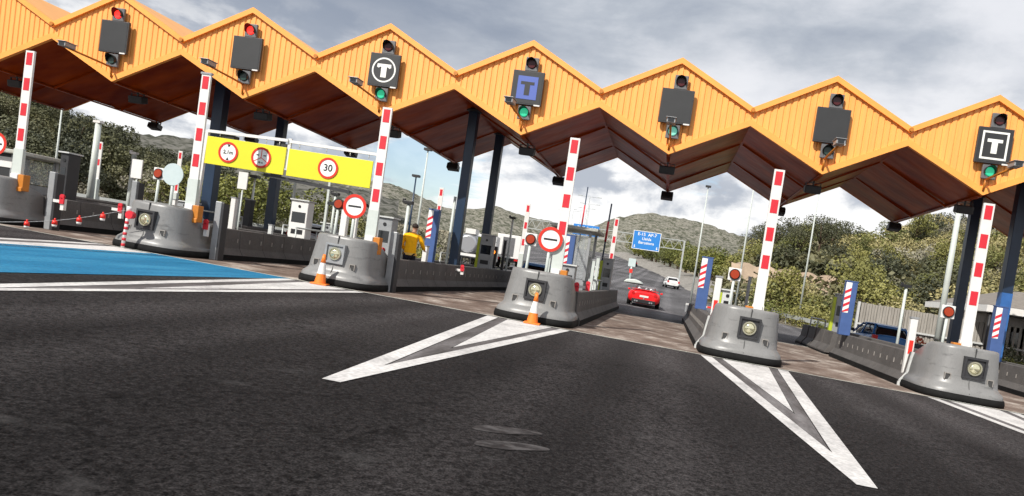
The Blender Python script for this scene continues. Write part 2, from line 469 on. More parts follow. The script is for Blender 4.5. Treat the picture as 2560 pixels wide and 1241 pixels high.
tc = N.new('ShaderNodeTexCoord')
sep = N.new('ShaderNodeSeparateXYZ'); L.new(tc.outputs['Generated'], sep.inputs[0])


def mth(op, a, b=None, c=None, clamp=False):
    n = N.new('ShaderNodeMath'); n.operation = op; n.use_clamp = clamp
    for i, x in enumerate((a, b, c)):
        if x is None: continue
        if isinstance(x, (int, float)): n.inputs[i].default_value = x
        else: L.new(x, n.inputs[i])
    return n.outputs[0]


def mrange(a, f0, f1, t0, t1, st='SMOOTHSTEP'):
    n = N.new('ShaderNodeMapRange'); n.interpolation_type = st
    L.new(a, n.inputs[0])
    for i, x in enumerate((f0, f1, t0, t1)): n.inputs[i + 1].default_value = x
    return n.outputs[0]


def wnoise(vec, scale, detail=6, rough=.55, dist=0.):
    n = N.new('ShaderNodeTexNoise'); n.inputs['Scale'].default_value = scale; n.inputs['Detail'].default_value = detail
    n.inputs['Roughness'].default_value = rough; n.inputs['Distortion'].default_value = dist
    L.new(vec, n.inputs['Vector']); return n.outputs[0]


zz = mth('MAXIMUM', sep.outputs[2], 0.0)
den = mth('ADD', zz, .16)
px = mth('DIVIDE', sep.outputs[0], den); py = mth('DIVIDE', sep.outputs[1], den)
cmb = N.new('ShaderNodeCombineXYZ'); L.new(px, cmb.inputs[0]); L.new(py, cmb.inputs[1]); cmb.inputs[2].default_value = 3.3
P_ = cmb.outputs[0]
mpb = N.new('ShaderNodeMapping'); mpb.inputs['Scale'].default_value = (.55, 1.0, 1); mpb.inputs['Rotation'].default_value = (0, 0, -.35); L.new(P_, mpb.inputs[0])
nb = wnoise(mpb.outputs[0], .95, 7, .52, .3)          # big cloud masses
nd = wnoise(P_, 2.6, 8, .6, .2)                          # billows
gap = None
for (az_, el_, rad_) in ((-19.5, 6.4, .06), (.9, 11.3, .05)):   # gaps of blue between the clouds
    v_ = N.new('ShaderNodeVectorMath'); v_.operation = 'DISTANCE'; L.new(tc.outputs['Generated'], v_.inputs[0])
    v_.inputs[1].default_value = (math.sin(R(az_)) * math.cos(R(el_)), math.cos(R(az_)) * math.cos(R(el_)), math.sin(R(el_)))
    g_ = mrange(mth('ADD', v_.outputs['Value'], mth('MULTIPLY', mth('SUBTRACT', nd, .5), .22)), rad_ * .55, rad_ * 1.25, 1, 0)
    gap = g_ if gap is None else mth('MAXIMUM', gap, g_)
cover = mth('SUBTRACT', 1.0, mth('MULTIPLY', gap, .85))
low = mrange(mth('ADD', sep.outputs[2], mth('MULTIPLY', mth('SUBTRACT', nb, .5), .25)), .13, .30, 1, 0)             # bright cumulus band low down
bias = mrange(sep.outputs[0], -.45, .2, -.06, .2)
shade = mrange(mth('ADD', mth('ADD', mth('MULTIPLY', nb, .75), mth('MULTIPLY', nd, .42)), bias), .46, .82, 0, 1)
cr = N.new('ShaderNodeValToRGB'); L.new(shade, cr.inputs[0])
e = cr.color_ramp.elements
e[0].position = 0; e[0].color = (.27, .315, .40, 1)
e[1].position = 1; e[1].color = (.76, .775, .82, 1)
m_ = e.new(.5); m_.color = (.47, .51, .575, 1)
cr2 = N.new('ShaderNodeValToRGB')
cm2 = N.new('ShaderNodeVectorMath'); cm2.operation = 'MULTIPLY'; L.new(tc.outputs['Generated'], cm2.inputs[0]); cm2.inputs[1].default_value = (6.5, 6.5, 13.0)
nl = wnoise(cm2.outputs[0], 1.0, 9, .58, .2)
L.new(mrange(nl, .40, .53, 0, 1), cr2.inputs[0])
e = cr2.color_ramp.elements
e[0].position = 0; e[0].color = (.46, .50, .57, 1)
e[1].position = 1; e[1].color = (.98, .98, .98, 1)
mx = N.new('ShaderNodeMix'); mx.data_type = 'RGBA'; L.new(low, mx.inputs[0]); L.new(cr.outputs[0], mx.inputs[6]); L.new(cr2.outputs[0], mx.inputs[7])
bgc = N.new('ShaderNodeBackground'); bgc.inputs[1].default_value = 1.0; L.new(mx.outputs[2], bgc.inputs[0])
ms = N.new('ShaderNodeMixShader'); L.new(cover, ms.inputs[0]); L.new(bg.outputs[0], ms.inputs[1]); L.new(bgc.outputs[0], ms.inputs[2])
L.new(ms.outputs[0], out.inputs[0])
S.view_settings.view_transform = 'Standard'; S.view_settings.look = 'None'; S.view_settings.exposure = .12; S.view_settings.gamma = 1
try: S.cycles.max_bounces = 5; S.cycles.use_denoising = True
except Exception: pass

# ------------------------------------------------------------------ ground, road, apron, markings


def lerp_tab(t, y):
    if y <= t[0][0]: return t[0][1]
    for (a, b), (c, d) in zip(t, t[1:]):
        if y <= c: return b + (d - b) * (y - a) / (c - a)
    return t[-1][1]


XL = [(-60, -60), (18, -60), (26, -34), (60, -26), (100, -27), (150, -33), (200, -43), (260, -62)]
XR = [(-60, 45), (14, 45), (20, 14), (35, 8.2), (60, 4.8), (100, 3), (150, -2.2), (200, -10.5), (260, -24)]
ys = [-60, -40, -24, -10, 0, 6, 14] + [16 + 4 * i for i in range(62)]
mb = MB()
nx = 24
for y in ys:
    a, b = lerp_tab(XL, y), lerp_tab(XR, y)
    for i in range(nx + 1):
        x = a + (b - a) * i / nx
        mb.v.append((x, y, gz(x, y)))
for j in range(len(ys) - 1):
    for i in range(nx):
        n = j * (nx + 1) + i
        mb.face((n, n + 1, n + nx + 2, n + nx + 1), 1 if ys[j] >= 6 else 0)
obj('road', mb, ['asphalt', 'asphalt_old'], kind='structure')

mb = MB()
rad = [0, 3, 8, 14, 20, 26, 32, 38, 44, 50, 58, 66, 76, 88, 102, 120, 142, 170, 205, 250, 310, 400, 550, 800, 1300, 2200, 4000, 7000]
na = 120
for r in rad:
    for i in range(na):
        t = 2 * PI * i / na; x = CAM.x + r * math.sin(t); y = CAM.y + r * math.cos(t)
        mb.v.append((x, y, gz(x, min(y, 420)) - .06 - (0 if r < 60 else min(1.2, (r - 60) * .01))))
for j in range(len(rad) - 1):
    for i in range(na):
        k = (i + 1) % na
        mb.face((j * na + i, j * na + k, (j + 1) * na + k, (j + 1) * na + i))
obj('ground', mb, 'soil', kind='structure')


def sheet(name, polys, material, dz, kind='structure', **pr):
    mb = MB()
    for poly in polys:
        n = len(mb.v)
        mb.v += [(x, y, gz(x, y) + dz) for x, y in poly]
        mb.face(range(n, n + len(poly)))
    return obj(name, mb, material, kind=kind, **pr)


sheet('concrete_apron', [[(-60, -7.42), (45, -7.42), (45, 6.2), (-60, 6.2)]], 'apron_concrete', .004)
sheet('apron_joint', [[(-60, -7.50), (45, -7.50), (45, -7.38), (-60, -7.38)], [(-60, 6.15), (45, 6.15), (45, 6.3), (-60, 6.3)]], 'kerb_pale', .008)
sheet('blue_lane_paint', [[(-12.12, -45), (-8.28, -45), (-8.5, -7.52), (-12.12, -7.52)]], 'road_blue', .008)
sheet('painted_reflection', [[(cx_ + .27 * math.cos(q_) * (1 + .1 * math.sin(3 * q_)) * .9 + .12 * math.sin(q_), cy_ + .17 * math.sin(q_) + .05 * math.cos(q_)) for q_ in [2 * PI * w_ / 22 for w_ in range(22)]] for (cx_, cy_) in ((-.52, -18.83), (-.38, -19.3))], 'painted_reflection_grey', .005)  # two blurry reflections painted as pale smudges on the asphalt


def chevron(k, nm):
    Xn = 2.61 + 5.08 * (k - 1); Xt = 2.56 + 4.88 * (k - 1)
    N_ = lambda dx, y=-7.62: (Xn + dx, y)
    T_ = lambda dx, y: (Xt + dx, y)
    apex = T_(-.01, -16.95)
    polys = [
        [T_(-.09, -18.25), T_(.0, -18.25), apex, N_(-.74), N_(-1.0)],
        [T_(.0, -18.25), T_(.09, -18.25), N_(1.0), N_(.76), apex],
        [T_(.02, -14.4), N_(.56), N_(-.5)],
    ]
    sheet(nm, polys, 'road_white', .008)
    sheet(nm.replace('white', 'worn'), [[T_(-.01, -16.8), N_(.75), N_(.57), T_(.02, -14.55), N_(-.51), N_(-.73)]], 'kerb_dark', .005)


streaky('kerb_dark', (.06, .055, .052), (.11, .1, .1), (.19, .18, .18))
for k in (-3, -2, -1, 0, 1, 2, 3): chevron(k, 'white_chevron_marking')
sheet('lane_line', [[(-1.6 + 0, 22), (-1.45, 22), (-1.5, 60), (-1.65, 60)]], 'road_white', .006)

# rubble verge to the right of the far road
mb = MB()
for j, y in enumerate(range(40, 262, 6)):
    xr = lerp_tab(XR, y)
    wv = 1.0 + 2.2 * min(1, max(0, (y - 40) / 50))
    for i, (dx, h) in enumerate(((-.4, -.05), (.3, .25), (.5 * wv, .9), (wv, 1.3), (wv + 2, 1.4))):
        mb.v.append((xr + dx + rnd.uniform(-.2, .2), y, gz(xr, y) + h * (min(1, (y - 36) / 40)) + rnd.uniform(-.1, .15)))
nr = 5
for j in range(len(range(40, 262, 6)) - 1):
    for i in range(nr - 1):
        n = j * nr + i; mb.face((n, n + 1, n + nr + 1, n + nr))
obj('rubble_verge', mb, 'rubble', kind='structure')


# ------------------------------------------------------------------ hills
def hill(name, table, d0, d1, material, base=-1.5, rough=.5, power=1.0, seed=1, nd_=26, back=1.35, bump=0.0):
    """table: (azimuth deg, elevation deg) of the crest as surveyed from the plaza"""
    rs = np.random.RandomState(seed)
    ph = rs.rand(8) * 10
    mb = MB()
    azs = np.arange(table[0][0], table[-1][0] + .01, .35)
    ds = [d0 + (d1 - d0) * i / nd_ for i in range(nd_ + 1)] + [d1 * back]
    for a in azs:
        el = lerp_tab(table, float(a))
        for i, d in enumerate(ds):
            t = min(1, i / nd_)
            x = CAM.x + d * math.sin(R(a)); y = CAM.y + d * math.cos(R(a))
            f = t ** power
            top = CAM.z + d1 * math.tan(R(el)); b0 = gz(x, min(y, 300)) + base
            fs = 45 / d1
            w = (math.sin(x * .31 * fs + ph[0]) * math.sin(y * .23 * fs + ph[1]) + .6 * math.sin(x * .71 * fs + ph[2] + .5 * math.sin(y * .5 * fs)) * math.sin(y * .63 * fs + ph[3]) + .35 * math.sin(x * 1.7 * fs + ph[4]) * math.sin(y * 1.9 * fs + ph[5]))
            z = b0 + (top - b0) * f + w * rough * (t * (1.2 - t) * 2.2) + (rs.rand() - .5) * bump * (1 if t > .1 else 0)
            if i == nd_ + 1: z = b0 + (top - b0) * .75
            mb.v.append((x, y, z))
    k = len(ds)
    for i in range(len(azs) - 1):
        for j in range(k - 1):
            n = i * k + j; mb.face((n, n + k, n + k + 1, n + 1), 0, True)
    o = obj(name, mb, material, kind='structure')
    return o


def hill_z(table, d0, d1, a, d, base=-1.5, power=1.0):
    el = lerp_tab(table, a); t = (d - d0) / (d1 - d0)
    x = CAM.x + d * math.sin(R(a)); y = CAM.y + d * math.cos(R(a))
    top = CAM.z + d1 * math.tan(R(el)); b0 = gz(x, min(y, 300)) + base
    return x, y, b0 + (top - b0) * max(0, min(1, t)) ** power


# elevations in degrees
FW, FX, FY = 1850., 1280 + 189.16, 620.5 + 152.84


def azel(px_, py_):
    d = fw + rr * ((px_ - FX) / FW) - uu * ((py_ - FY) / FW)
    return math.degrees(math.atan2(d.x, d.y)), math.degrees(math.atan2(d.z, math.hypot(d.x, d.y)))


T_left = [azel(*p) for p in [(-260, 160), (-120, 200), (0, 248), (100, 292), (200, 345), (290, 378), (360, 420), (450, 452), (560, 490), (700, 525), (820, 560), (960, 598), (1080, 622), (1200, 650)]]
T_farl = [azel(*p) for p in [(-200, 250), (100, 300), (220, 325), (330, 336), (400, 342), (480, 352), (560, 385), (640, 410), (760, 440), (900, 470), (1000, 500)]]
T_mount = [azel(*p) for p in [(560, 470), (700, 440), (850, 440), (950, 455), (1010, 475), (1060, 500), (1110, 525), (1180, 530), (1240, 519), (1300, 537), (1400, 562), (1460, 578), (1500, 560), (1540, 545), (1620, 532), (1680, 538), (1740, 555), (1800, 575), (1850, 592), (1900, 602), (2000, 625), (2250, 690)]]
T_right = [azel(*p) for p in [(1765, 745), (1800, 700), (1840, 655), (1900, 622), (1960, 612), (2040, 600), (2100, 598), (2170, 605), (2220, 605), (2280, 580), (2340, 572), (2400, 565), (2500, 580), (2620, 610), (2800, 680)]]
hill('left_hill', T_left, 62, 175, 'hill_forest', rough=.9, power=1.1, seed=3)
hill('far_left_hill', T_farl, 260, 520, 'mountain_far', rough=3, seed=4, bump=2.5)
hill('mountain', T_mount, 420, 1250, 'mountain_rock', rough=7, power=1.25, seed=5, nd_=70, bump=4)
hill('right_hill', T_right, 62, 150, 'hill_scrub', rough=1.0, power=.9, seed=6, bump=.5)


# ------------------------------------------------------------------ foliage
def leaf_cloud(lobes, n, size, seed, flat=.5):
    rs = np.random.RandomState(seed); mb = MB()
    vol = np.array([l[3] * l[4] * l[5] for l in lobes]) ** .7; vol /= vol.sum()
    for i in range(n):
        l = lobes[rs.choice(len(lobes), p=vol)]
        v = rs.normal(size=3); v /= np.linalg.norm(v); rr_ = rs.uniform(.55, 1.05) ** .6
        p = np.array(l[:3]) + v * rr_ * np.array(l[3:6])
        nn = v * .6 + rs.normal(size=3) * .6; nn /= np.linalg.norm(nn)
        a = np.cross(nn, rs.normal(size=3)); a /= np.linalg.norm(a) + 1e-9; b = np.cross(nn, a)
        s_ = size * rs.uniform(.6, 1.4)
        k = len(mb.v)
        mb.v += [tuple(p + a * s_ * .5), tuple(p + b * s_ * .35), tuple(p - a * s_ * .5), tuple(p - b * s_ * .35)]
        mb.face((k, k + 1, k + 2, k + 3))
    return mb


def limbs(h, lobes, r=.12):
    mb = MB(); mb.cyl((0, 0, -.6), (0, 0, h * .6), r, r * .6, 7)
    for l in lobes[:5]: mb.cyl((0, 0, h * .35), (l[0] * .8, l[1] * .8, l[2]), r * .5, r * .2, 5)
    return mb


protos = {}


def make_plant(kind, seed):
    rs = random.Random(seed)
    if kind == 'shrub':
        lobes = [(rs.uniform(-.8, .8), rs.uniform(-.8, .8), rs.uniform(.5, 1.1), rs.uniform(.6, .95), rs.uniform(.6, .95), rs.uniform(.5, .8)) for _ in range(5)]
        return leaf_cloud(lobes, 1300, .125, seed), limbs(.9, lobes, .06)
    if kind == 'pine':
        lobes = [(rs.uniform(-1.5, 1.5), rs.uniform(-1.5, 1.5), rs.uniform(2.2, 4.2), rs.uniform(.8, 1.3), rs.uniform(.8, 1.3), rs.uniform(.55, .9)) for _ in range(8)]
        return leaf_cloud(lobes, 1900, .17, seed), limbs(4, lobes, .15)
    lobes = [(rs.uniform(-1.0, 1.0), rs.uniform(-1, 1), rs.uniform(1.3, 3.0), rs.uniform(.8, 1.2), rs.uniform(.8, 1.2), rs.uniform(.7, 1.1)) for _ in range(7)]
    lobes = [(a, b, c, d * .72, e * .72, f * .7) for (a, b, c, d, e, f) in lobes] + [(0, 0, 1.9, .8, .8, .9)]
    return leaf_cloud(lobes, 2300, .145, seed), limbs(3, lobes, .13)


def plant(kind, leaf, var, name, label, group, loc, sc, rz):
    key = (kind, leaf, var)
    if key not in protos:
        a, b = make_plant(kind, 31 + var * 7 + len(kind) * 3)
        protos[key] = (a.mesh('crown', [leaf]), b.mesh('trunk', ['trunk']))
    t = thing(name, label, 'shrub' if kind == 'shrub' else 'tree', loc, (0, 0, rz), group)
    t.scale = sc
    obj('crown', protos[key][0], leaf, t); obj('trunk', protos[key][1], 'trunk', t)
    return t


# right hillside: bushes and pines
def hill_plants(T, d0, d1, a0, a1, n, kinds, seed, power, smin, smax, dlo=0., dhi=.98, skip=None):
    rs = random.Random(seed); c = 0; placed = []
    tries = 0
    while c < n and tries < n * 20:
        tries += 1
        a = rs.uniform(a0, a1); t = rs.uniform(dlo, dhi); d = d0 + (d1 - d0) * t
        x, y, z = hill_z(T, d0, d1, a, d, power=power)
        if any((x - q[0]) ** 2 + (y - q[1]) ** 2 < 3.4 for q in placed[-60:]): continue
        if skip and skip(a, d): continue
        placed.append((x, y))
        k = rs.choices(kinds, weights=[q[0] for q in kinds])[0]
        s_ = rs.uniform(smin, smax) * (k[6] if len(k) > 6 else 1)
        plant(k[1], k[2], rs.randrange(3), k[3], k[4], k[5], (x, y, z - .25), (s_ * rs.uniform(.8, 1.5), s_ * rs.uniform(.8, 1.5), s_ * rs.uniform(.7, 1.2)), rs.uniform(0, 6.28))
        c += 1


KR = [(4, 'shrub', 'leaf_olive', 'shrub', 'pale olive shrub on the stony right hillside', 'shrubs on the right hillside', 1.15),
      (4, 'shrub', 'leaf_pine', 'shrub', 'fresh green shrub on the stony right hillside', 'shrubs on the right hillside', 1.2),
      (5, 'shrub', 'leaf_dark', 'shrub', 'dark green shrub on the stony right hillside', 'shrubs on the right hillside', 1.1),
      (2, 'shrub', 'leaf_grey', 'shrub', 'dry grey shrub on the stony right hillside', 'shrubs on the right hillside', 1.0),
      (2, 'round', 'leaf_pine', 'broadleaf_tree', 'low round green tree on the right hillside', 'trees on the right hillside', .8)]
A0_, A1_ = azel(1835, 650)[0], azel(2150, 680)[0]
hill_plants(T_right, 62, 150, 6, 27, 240, KR, 5, .9, .9, 1.9, skip=lambda a, d: A0_ < a < A1_ and 60 < d < 108 and not (d < 74 and a > A0_ + 2))
KT = [(1, 'pine', 'leaf_dark', 'pine_tree', 'dark umbrella pine above the sandy bank on the right', 'pines above the sandy bank', 1.0)]
for (px_, d, s_) in [(1925, 118, 1.25), (1975, 120, 1.35), (2045, 116, 1.3), (2075, 118, 1.2), (1995, 112, 1.1), (1885, 122, 1.2)]:
    a = azel(px_, 640)[0]; x, y, z = hill_z(T_right, 62, 150, a, d, power=.9)
    plant('pine', 'leaf_dark', d % 3, 'pine_tree', KT[0][4], KT[0][5], (x, y, z - .3), (s_,) * 3, px_)
KRoad = [(3, 'round', 'leaf_garden', 'broadleaf_tree', 'yellow-green bushy tree in the row right of the far road', 'trees along the far road'),
         (3, 'round', 'leaf_pine', 'broadleaf_tree', 'mid green bushy tree in the row right of the far road', 'trees along the far road')]
rs = random.Random(12)
for i in range(32):
    y = 80 + i * 5.0 + rs.uniform(-1.5, 1.5); xr = lerp_tab(XR, y); x = xr + 4.6 + rs.uniform(0, 5)
    k = rs.choice(KRoad); s_ = rs.uniform(1.5, 2.0) * (1 + i * .012)
    plant(k[1], k[2], rs.randrange(3), k[3], k[4], k[5], (x, y, gz(x, y) + .6), (s_ * 1.15, s_ * 1.15, s_ * .95), rs.uniform(0, 6.28))
KL = [(4, 'round', 'leaf_wood', 'pine_tree', 'round green pine in the wooded left hillside', 'pines on the left hillside', 1.0),
      (4, 'round', 'leaf_dark', 'pine_tree', 'dark green pine in the wooded left hillside', 'pines on the left hillside', 1.05),
      (2, 'round', 'leaf_wood_pale', 'broadleaf_tree', 'olive green tree in the wooded left hillside', 'trees on the left hillside', .85)]
hill_plants(T_left, 62, 175, -50, -29, 240, KL, 8, 1.1, .95, 1.6, .05, .96)
KL2 = [(3, 'shrub', 'leaf_grey', 'shrub', 'grey-green shrub on the slope left of the far plaza', 'shrubs left of the plaza', 1.2),
       (3, 'shrub', 'leaf_dark', 'shrub', 'dark shrub on the slope left of the far plaza', 'shrubs left of the plaza', 1.2)]
hill_plants(T_left, 62, 175, -31, -12, 70, KL2, 9, 1.1, 1.0, 1.9, .0, .8)
# garden shrubs left behind the lanes, seen between the islands
rs = random.Random(4)
for (x, y, s_, lf, k) in [(-27, 21, 1.5, 'leaf_garden', 'round'), (-30, 22, 1.6, 'leaf_garden', 'round'), (-24.5, 23, 1.35, 'leaf_garden', 'round'), (-22, 25, 1.0, 'leaf_pine', 'round'), (-33, 23, 1.4, 'leaf_pine', 'round'),
                          (-36.5, 25, 1.3, 'leaf_grey', 'round'), (-42, 26, 1.3, 'leaf_grey', 'shrub'), (-47, 25, 1.5, 'leaf_grey', 'shrub'), (-52, 24, 1.6, 'leaf_grey', 'shrub'), (-40, 31, 1.6, 'leaf_olive', 'shrub'),
                          (-20.5, 38, 1.3, 'leaf_garden', 'shrub'), (-23, 34, 1.2, 'leaf_olive', 'shrub'), (-18, 31, .9, 'leaf_garden', 'shrub')]:
    ln = {'leaf_garden': 'bright green', 'leaf_pine': 'mid green', 'leaf_grey': 'grey-green', 'leaf_olive': 'olive'}[lf]
    plant(k, lf, rs.randrange(3), 'shrub' if k == 'shrub' else 'broadleaf_tree', ln + (' shrub' if k == 'shrub' else ' bushy tree') + ' behind the left toll lanes', 'planting behind the left lanes', (x, y, gz(x, y) - .3), (s_, s_, s_ * .85), rs.uniform(0, 6))
for (x, y, s_, lf) in [(8.3, 34, 1.1, 'leaf_garden'), (11, 33, 1.2, 'leaf_pine'), (13.5, 34, 1.4, 'leaf_pine'), (10, 40, 1.8, 'leaf_pine'), (14, 41, 1.9, 'leaf_pine'), (6.5, 42, 1.3, 'leaf_dark'), (12.3, 29, .9, 'leaf_garden'), (17, 33, 1.2, 'leaf_olive'), (15.6, 30, 1.0, 'leaf_garden'), (20, 36, 1.5, 'leaf_dark'), (24, 37, 1.6, 'leaf_dark'), (28, 36, 1.6, 'leaf_pine'), (32, 37, 1.7, 'leaf_dark'), (9.2, 46, 1.5, 'leaf_olive')]:
    ln = {'leaf_garden': 'yellow-green', 'leaf_pine': 'mid green', 'leaf_dark': 'dark green', 'leaf_olive': 'olive'}[lf]
    plant('shrub', lf, rs.randrange(3), 'shrub', ln + ' shrub at the foot of the right hillside', 'shrubs at the foot of the right hill', (x, y, gz(x, y) - .2), (s_ * 1.2, s_ * 1.2, s_), rs.uniform(0, 6))
for (x, y, s_, lf) in [(18.6, 12.2, .75, 'leaf_garden'), (20.2, 12.5, .8, 'leaf_garden'), (17.4, 12.6, .6, 'leaf_garden'), (22, 12.5, .8, 'leaf_dark'), (20.2, 14.5, 1.15, 'leaf_dark'), (18.3, 14.6, 1.1, 'leaf_dark')]:
    ln = {'leaf_garden': 'low yellow-flowering', 'leaf_dark': 'dark green'}[lf]
    plant('shrub', lf, rs.randrange(3), 'shrub', ln + ' shrub below the white-edged roof at the far right', 'shrubs below the station roof', (x, y, gz(x, y) - .1), (s_, s_, s_), rs.uniform(0, 6))

# scattered scrub that nobody could count
scr = MB(); rs = np.random.RandomState(3)
for (T, d0, d1, a0, a1, n, pw) in [(T_right, 62, 150, 3, 28, 5200, .9), (T_left, 62, 175, -52, -12, 5200, 1.1)]:
    for i in range(n):
        a = rs.uniform(a0, a1); d = d0 + (d1 - d0) * rs.uniform(0, .97)
        x, y, z = hill_z(T, d0, d1, a, d, power=pw)
        for q in range(3):
            p = np.array([x, y, z]) + rs.normal(size=3) * [.5, .5, .3] + [0, 0, .35]
            a_ = rs.normal(size=3); a_ /= np.linalg.norm(a_); b_ = np.cross(a_, rs.normal(size=3)); b_ /= np.linalg.norm(b_)
            s_ = rs.uniform(.2, .5); k = len(scr.v)
            scr.v += [tuple(p + a_ * s_), tuple(p + b_ * s_ * .7), tuple(p - a_ * s_), tuple(p - b_ * s_ * .7)]
            scr.face((k, k + 1, k + 2, k + 3))
obj('scrub', scr, 'leaf_wood_pale', kind='stuff', label='low olive scrub covering both hillsides', category='scrub')

# sandy bank with a wall on the right hill
mb = MB(); pts = []
for i in range(31):
    px_ = 1830 + i * 11; a = azel(px_, 650)[0]; d = 92 - i * .25
    x, y, z = hill_z(T_right, 62, 150, a, d, power=.9)
    b = azel(px_, 690 + i * 1.5)[1]; zc = CAM.z + d * math.tan(R(azel(px_, 655 + i * 1.7 + 4 * math.sin(i * 1.3))[1]))
    pts.append((x, y, zc))
for i, (x, y, zc) in enumerate(pts):
    h = 3.2 + .8 * math.sin(i * .9) + rnd.uniform(-.3, .3)
    mb.v += [(x, y - 2.6, zc - h), (x, y - 1.6 + rnd.uniform(-.3, .3), zc - h * .5), (x, y, zc), (x, y + 6, zc + .3)]
for i in range(len(pts) - 1):
    for j in range(3):
        n = i * 4 + j; mb.face((n, n + 4, n + 5, n + 1))
obj('sandy_bank', mb, 'sand_bank', kind='structure')
mb = MB()
for i in range(6, 29):
    x, y, z = pts[i]; x2, y2, z2 = pts[i + 1]
    for q in range(34):
        t = rnd.random(); p = Vector((x + (x2 - x) * t, y + 2.2 + rnd.uniform(-.5, .5), z + (z2 - z) * t + rnd.uniform(.1, 1.5)))
        a_ = Vector([rnd.gauss(0, 1) for _ in range(3)]).normalized(); b_ = a_.cross(Vector([rnd.gauss(0, 1) for _ in range(3)])).normalized(); s_ = rnd.uniform(.2, .4)
        k = len(mb.v); mb.v += [tuple(p + a_ * s_), tuple(p + b_ * s_), tuple(p - a_ * s_), tuple(p - b_ * s_)]; mb.face((k, k + 1, k + 2, k + 3))
obj('hedge', mb, 'leaf_dark', label='long dark clipped hedge on top of the sandy bank', category='hedge')

# ------------------------------------------------------------------ canopy
ZP, ZN, ZL, ZV, CD = 8.85, 7.53, 7.04, 5.79, 9.22
G0, G1 = -8, 5


def ztop(x): u = abs((x / 5 + .5) % 1 - .5) * 5; return ZP + (ZN - ZP) * u / 2.5
def zbot(x): u = abs((x / 5 + .5) % 1 - .5) * 5; return ZV + (ZL - ZV) * u / 2.5


can = thing('toll_canopy', 'long orange zigzag canopy of diamond gables over the toll lanes', 'canopy')
for g in range(G0, G1 + 1):
    # trapezoidal corrugated sheet
    mb = MB(); x0 = 5 * g - 2.5; pitch_ = 5 / 25
    prof = [(0, 0), (.03, 0), (.055, -.028), (.175, -.028), (.2, 0)]
    xs = []
    for i in range(25):
        for (dx, dy) in prof[:-1]: xs.append((x0 + i * pitch_ + dx, dy))
    xs.append((x0 + 5, 0))
    k0 = 0
    for (x, dy) in xs:
        xc = min(max(x, x0 + .001), x0 + 4.999)
        mb.v += [(x, dy, zbot(xc) + .05), (x, dy, ztop(xc) - .05)]
    for i in range(len(xs) - 1): mb.face((2 * i, 2 * i + 2, 2 * i + 3, 2 * i + 1))
    obj('gable_panel', mb, 'orange_panel', can)
    mb = MB()
    c = 5 * g
    for sgn in (-1, 1):   # top and bottom verge trims, a little proud of the sheet
        t = [(c, ZP + .06), (c + sgn * 2.5, ZN + .06), (c + sgn * 2.5, ZN - .13), (c, ZP - .13)]
        if sgn > 0: t = t[::-1]
        mb.prism(t, -.13, .06)
        t = [(c, ZV + .16), (c + sgn * 2.5, ZL + .16), (c + sgn * 2.5, ZL - .05), (c, ZV - .05)]
        if sgn > 0: t = t[::-1]
        mb.prism(t, -.09, .05)
    obj('verge_trim', mb, 'orange_trim', can)
# roof sheets on top and soffit below, folded
mb = MB()
for g in range(G0, G1 + 1):
    c = 5 * g
    mb.quad((c - 2.5, .07, ZN + .03), (c, .07, ZP + .03), (c, CD, ZP + .03), (c - 2.5, CD, ZN + .03))
    mb.quad((c, .07, ZP + .03), (c + 2.5, .07, ZN + .03), (c + 2.5, CD, ZN + .03), (c, CD, ZP + .03))
obj('roof', mb, 'roof_sheet', can)
mb = MB()
for g in range(G0, G1 + 1):
    c = 5 * g; zb = ZV - .08; zl = ZL - .08
    mb.quad((c - 2.5, .02, ZL - .02), (c - 2.5, CD, zl), (c, CD, zb), (c, .02, ZV - .02))
    mb.quad((c, .02, ZV - .02), (c, CD, zb), (c + 2.5, CD, zl), (c + 2.5, .02, ZL - .02))
obj('soffit', mb, 'soffit', can)
mb = MB()
for g in range(G0, G1 + 1):
    c = 5 * g
    for y in (2.9, 6.6):
        mb.beam((c - 2.45, y, ZL - .08), (c - .05, y, ZV - .09), .07, .07); mb.beam((c + .05, y, ZV - .09), (c + 2.45, y, ZL - .08), .07, .07)
    mb.beam((c, .1, ZV - .06), (c, CD - .1, ZV - .12), .12, .05)
obj('rafter', mb, 'soffit', can)
mb = MB()
for g in range(G0, G1 + 1):
    c = 5 * g
    t = [(c - 2.5, ZL - .1), (c - 2.5, ZN + .04), (c, ZP + .04), (c + 2.5, ZN + .04), (c + 2.5, ZL - .1), (c, ZV - .1)]
    mb.prism(t, CD, CD + .06)
obj('rear_gable', mb, 'orange_trim', can)
for g in range(-5, 4):
    obj('gutter_outlet', MB().cyl((5 * g - 2.5, -.2, ZN - .04), (5 * g - 2.5, .1, ZN - .04), .07, seg=8), 'orange_box', can)

# gable lane signals
def signal(label, loc, lens, lit, group):
    t = thing('lane_signal', label, 'traffic light', loc, group=group)
    mb = MB(); mb.box(-.22, .22, -.06, .04, -.23, .23); mb.box(-.06, .06, .04, .14, -.05, .05)
    obj('housing', mb, 'light_box', t, bevel=.02)
    mb = MB(); mb.cyl((0, -.065, 0), (0, -.1, 0), .15, .13, 20)
    obj('lens', mb, lens, t)
    mb = MB()
    for i in range(15):
        a = PI * (-.15 + 1.3 * i / 15); b = PI * (-.15 + 1.3 * (i + 1) / 15); r = .175
        for q in (0, 1):
            rq = r - .012 * q
            mb.quad((rq * math.cos(a), -.06, rq * math.sin(a)), (rq * math.cos(b), -.06, rq * math.sin(b)), (rq * math.cos(b), -.3 * (.55 + .45 * math.sin(max(0, min(PI, b)))), rq * math.sin(b)), (rq * math.cos(a), -.3 * (.55 + .45 * math.sin(max(0, min(PI, a)))), rq * math.sin(a)))
    obj('visor', mb, 'black_plastic', t)
    return t


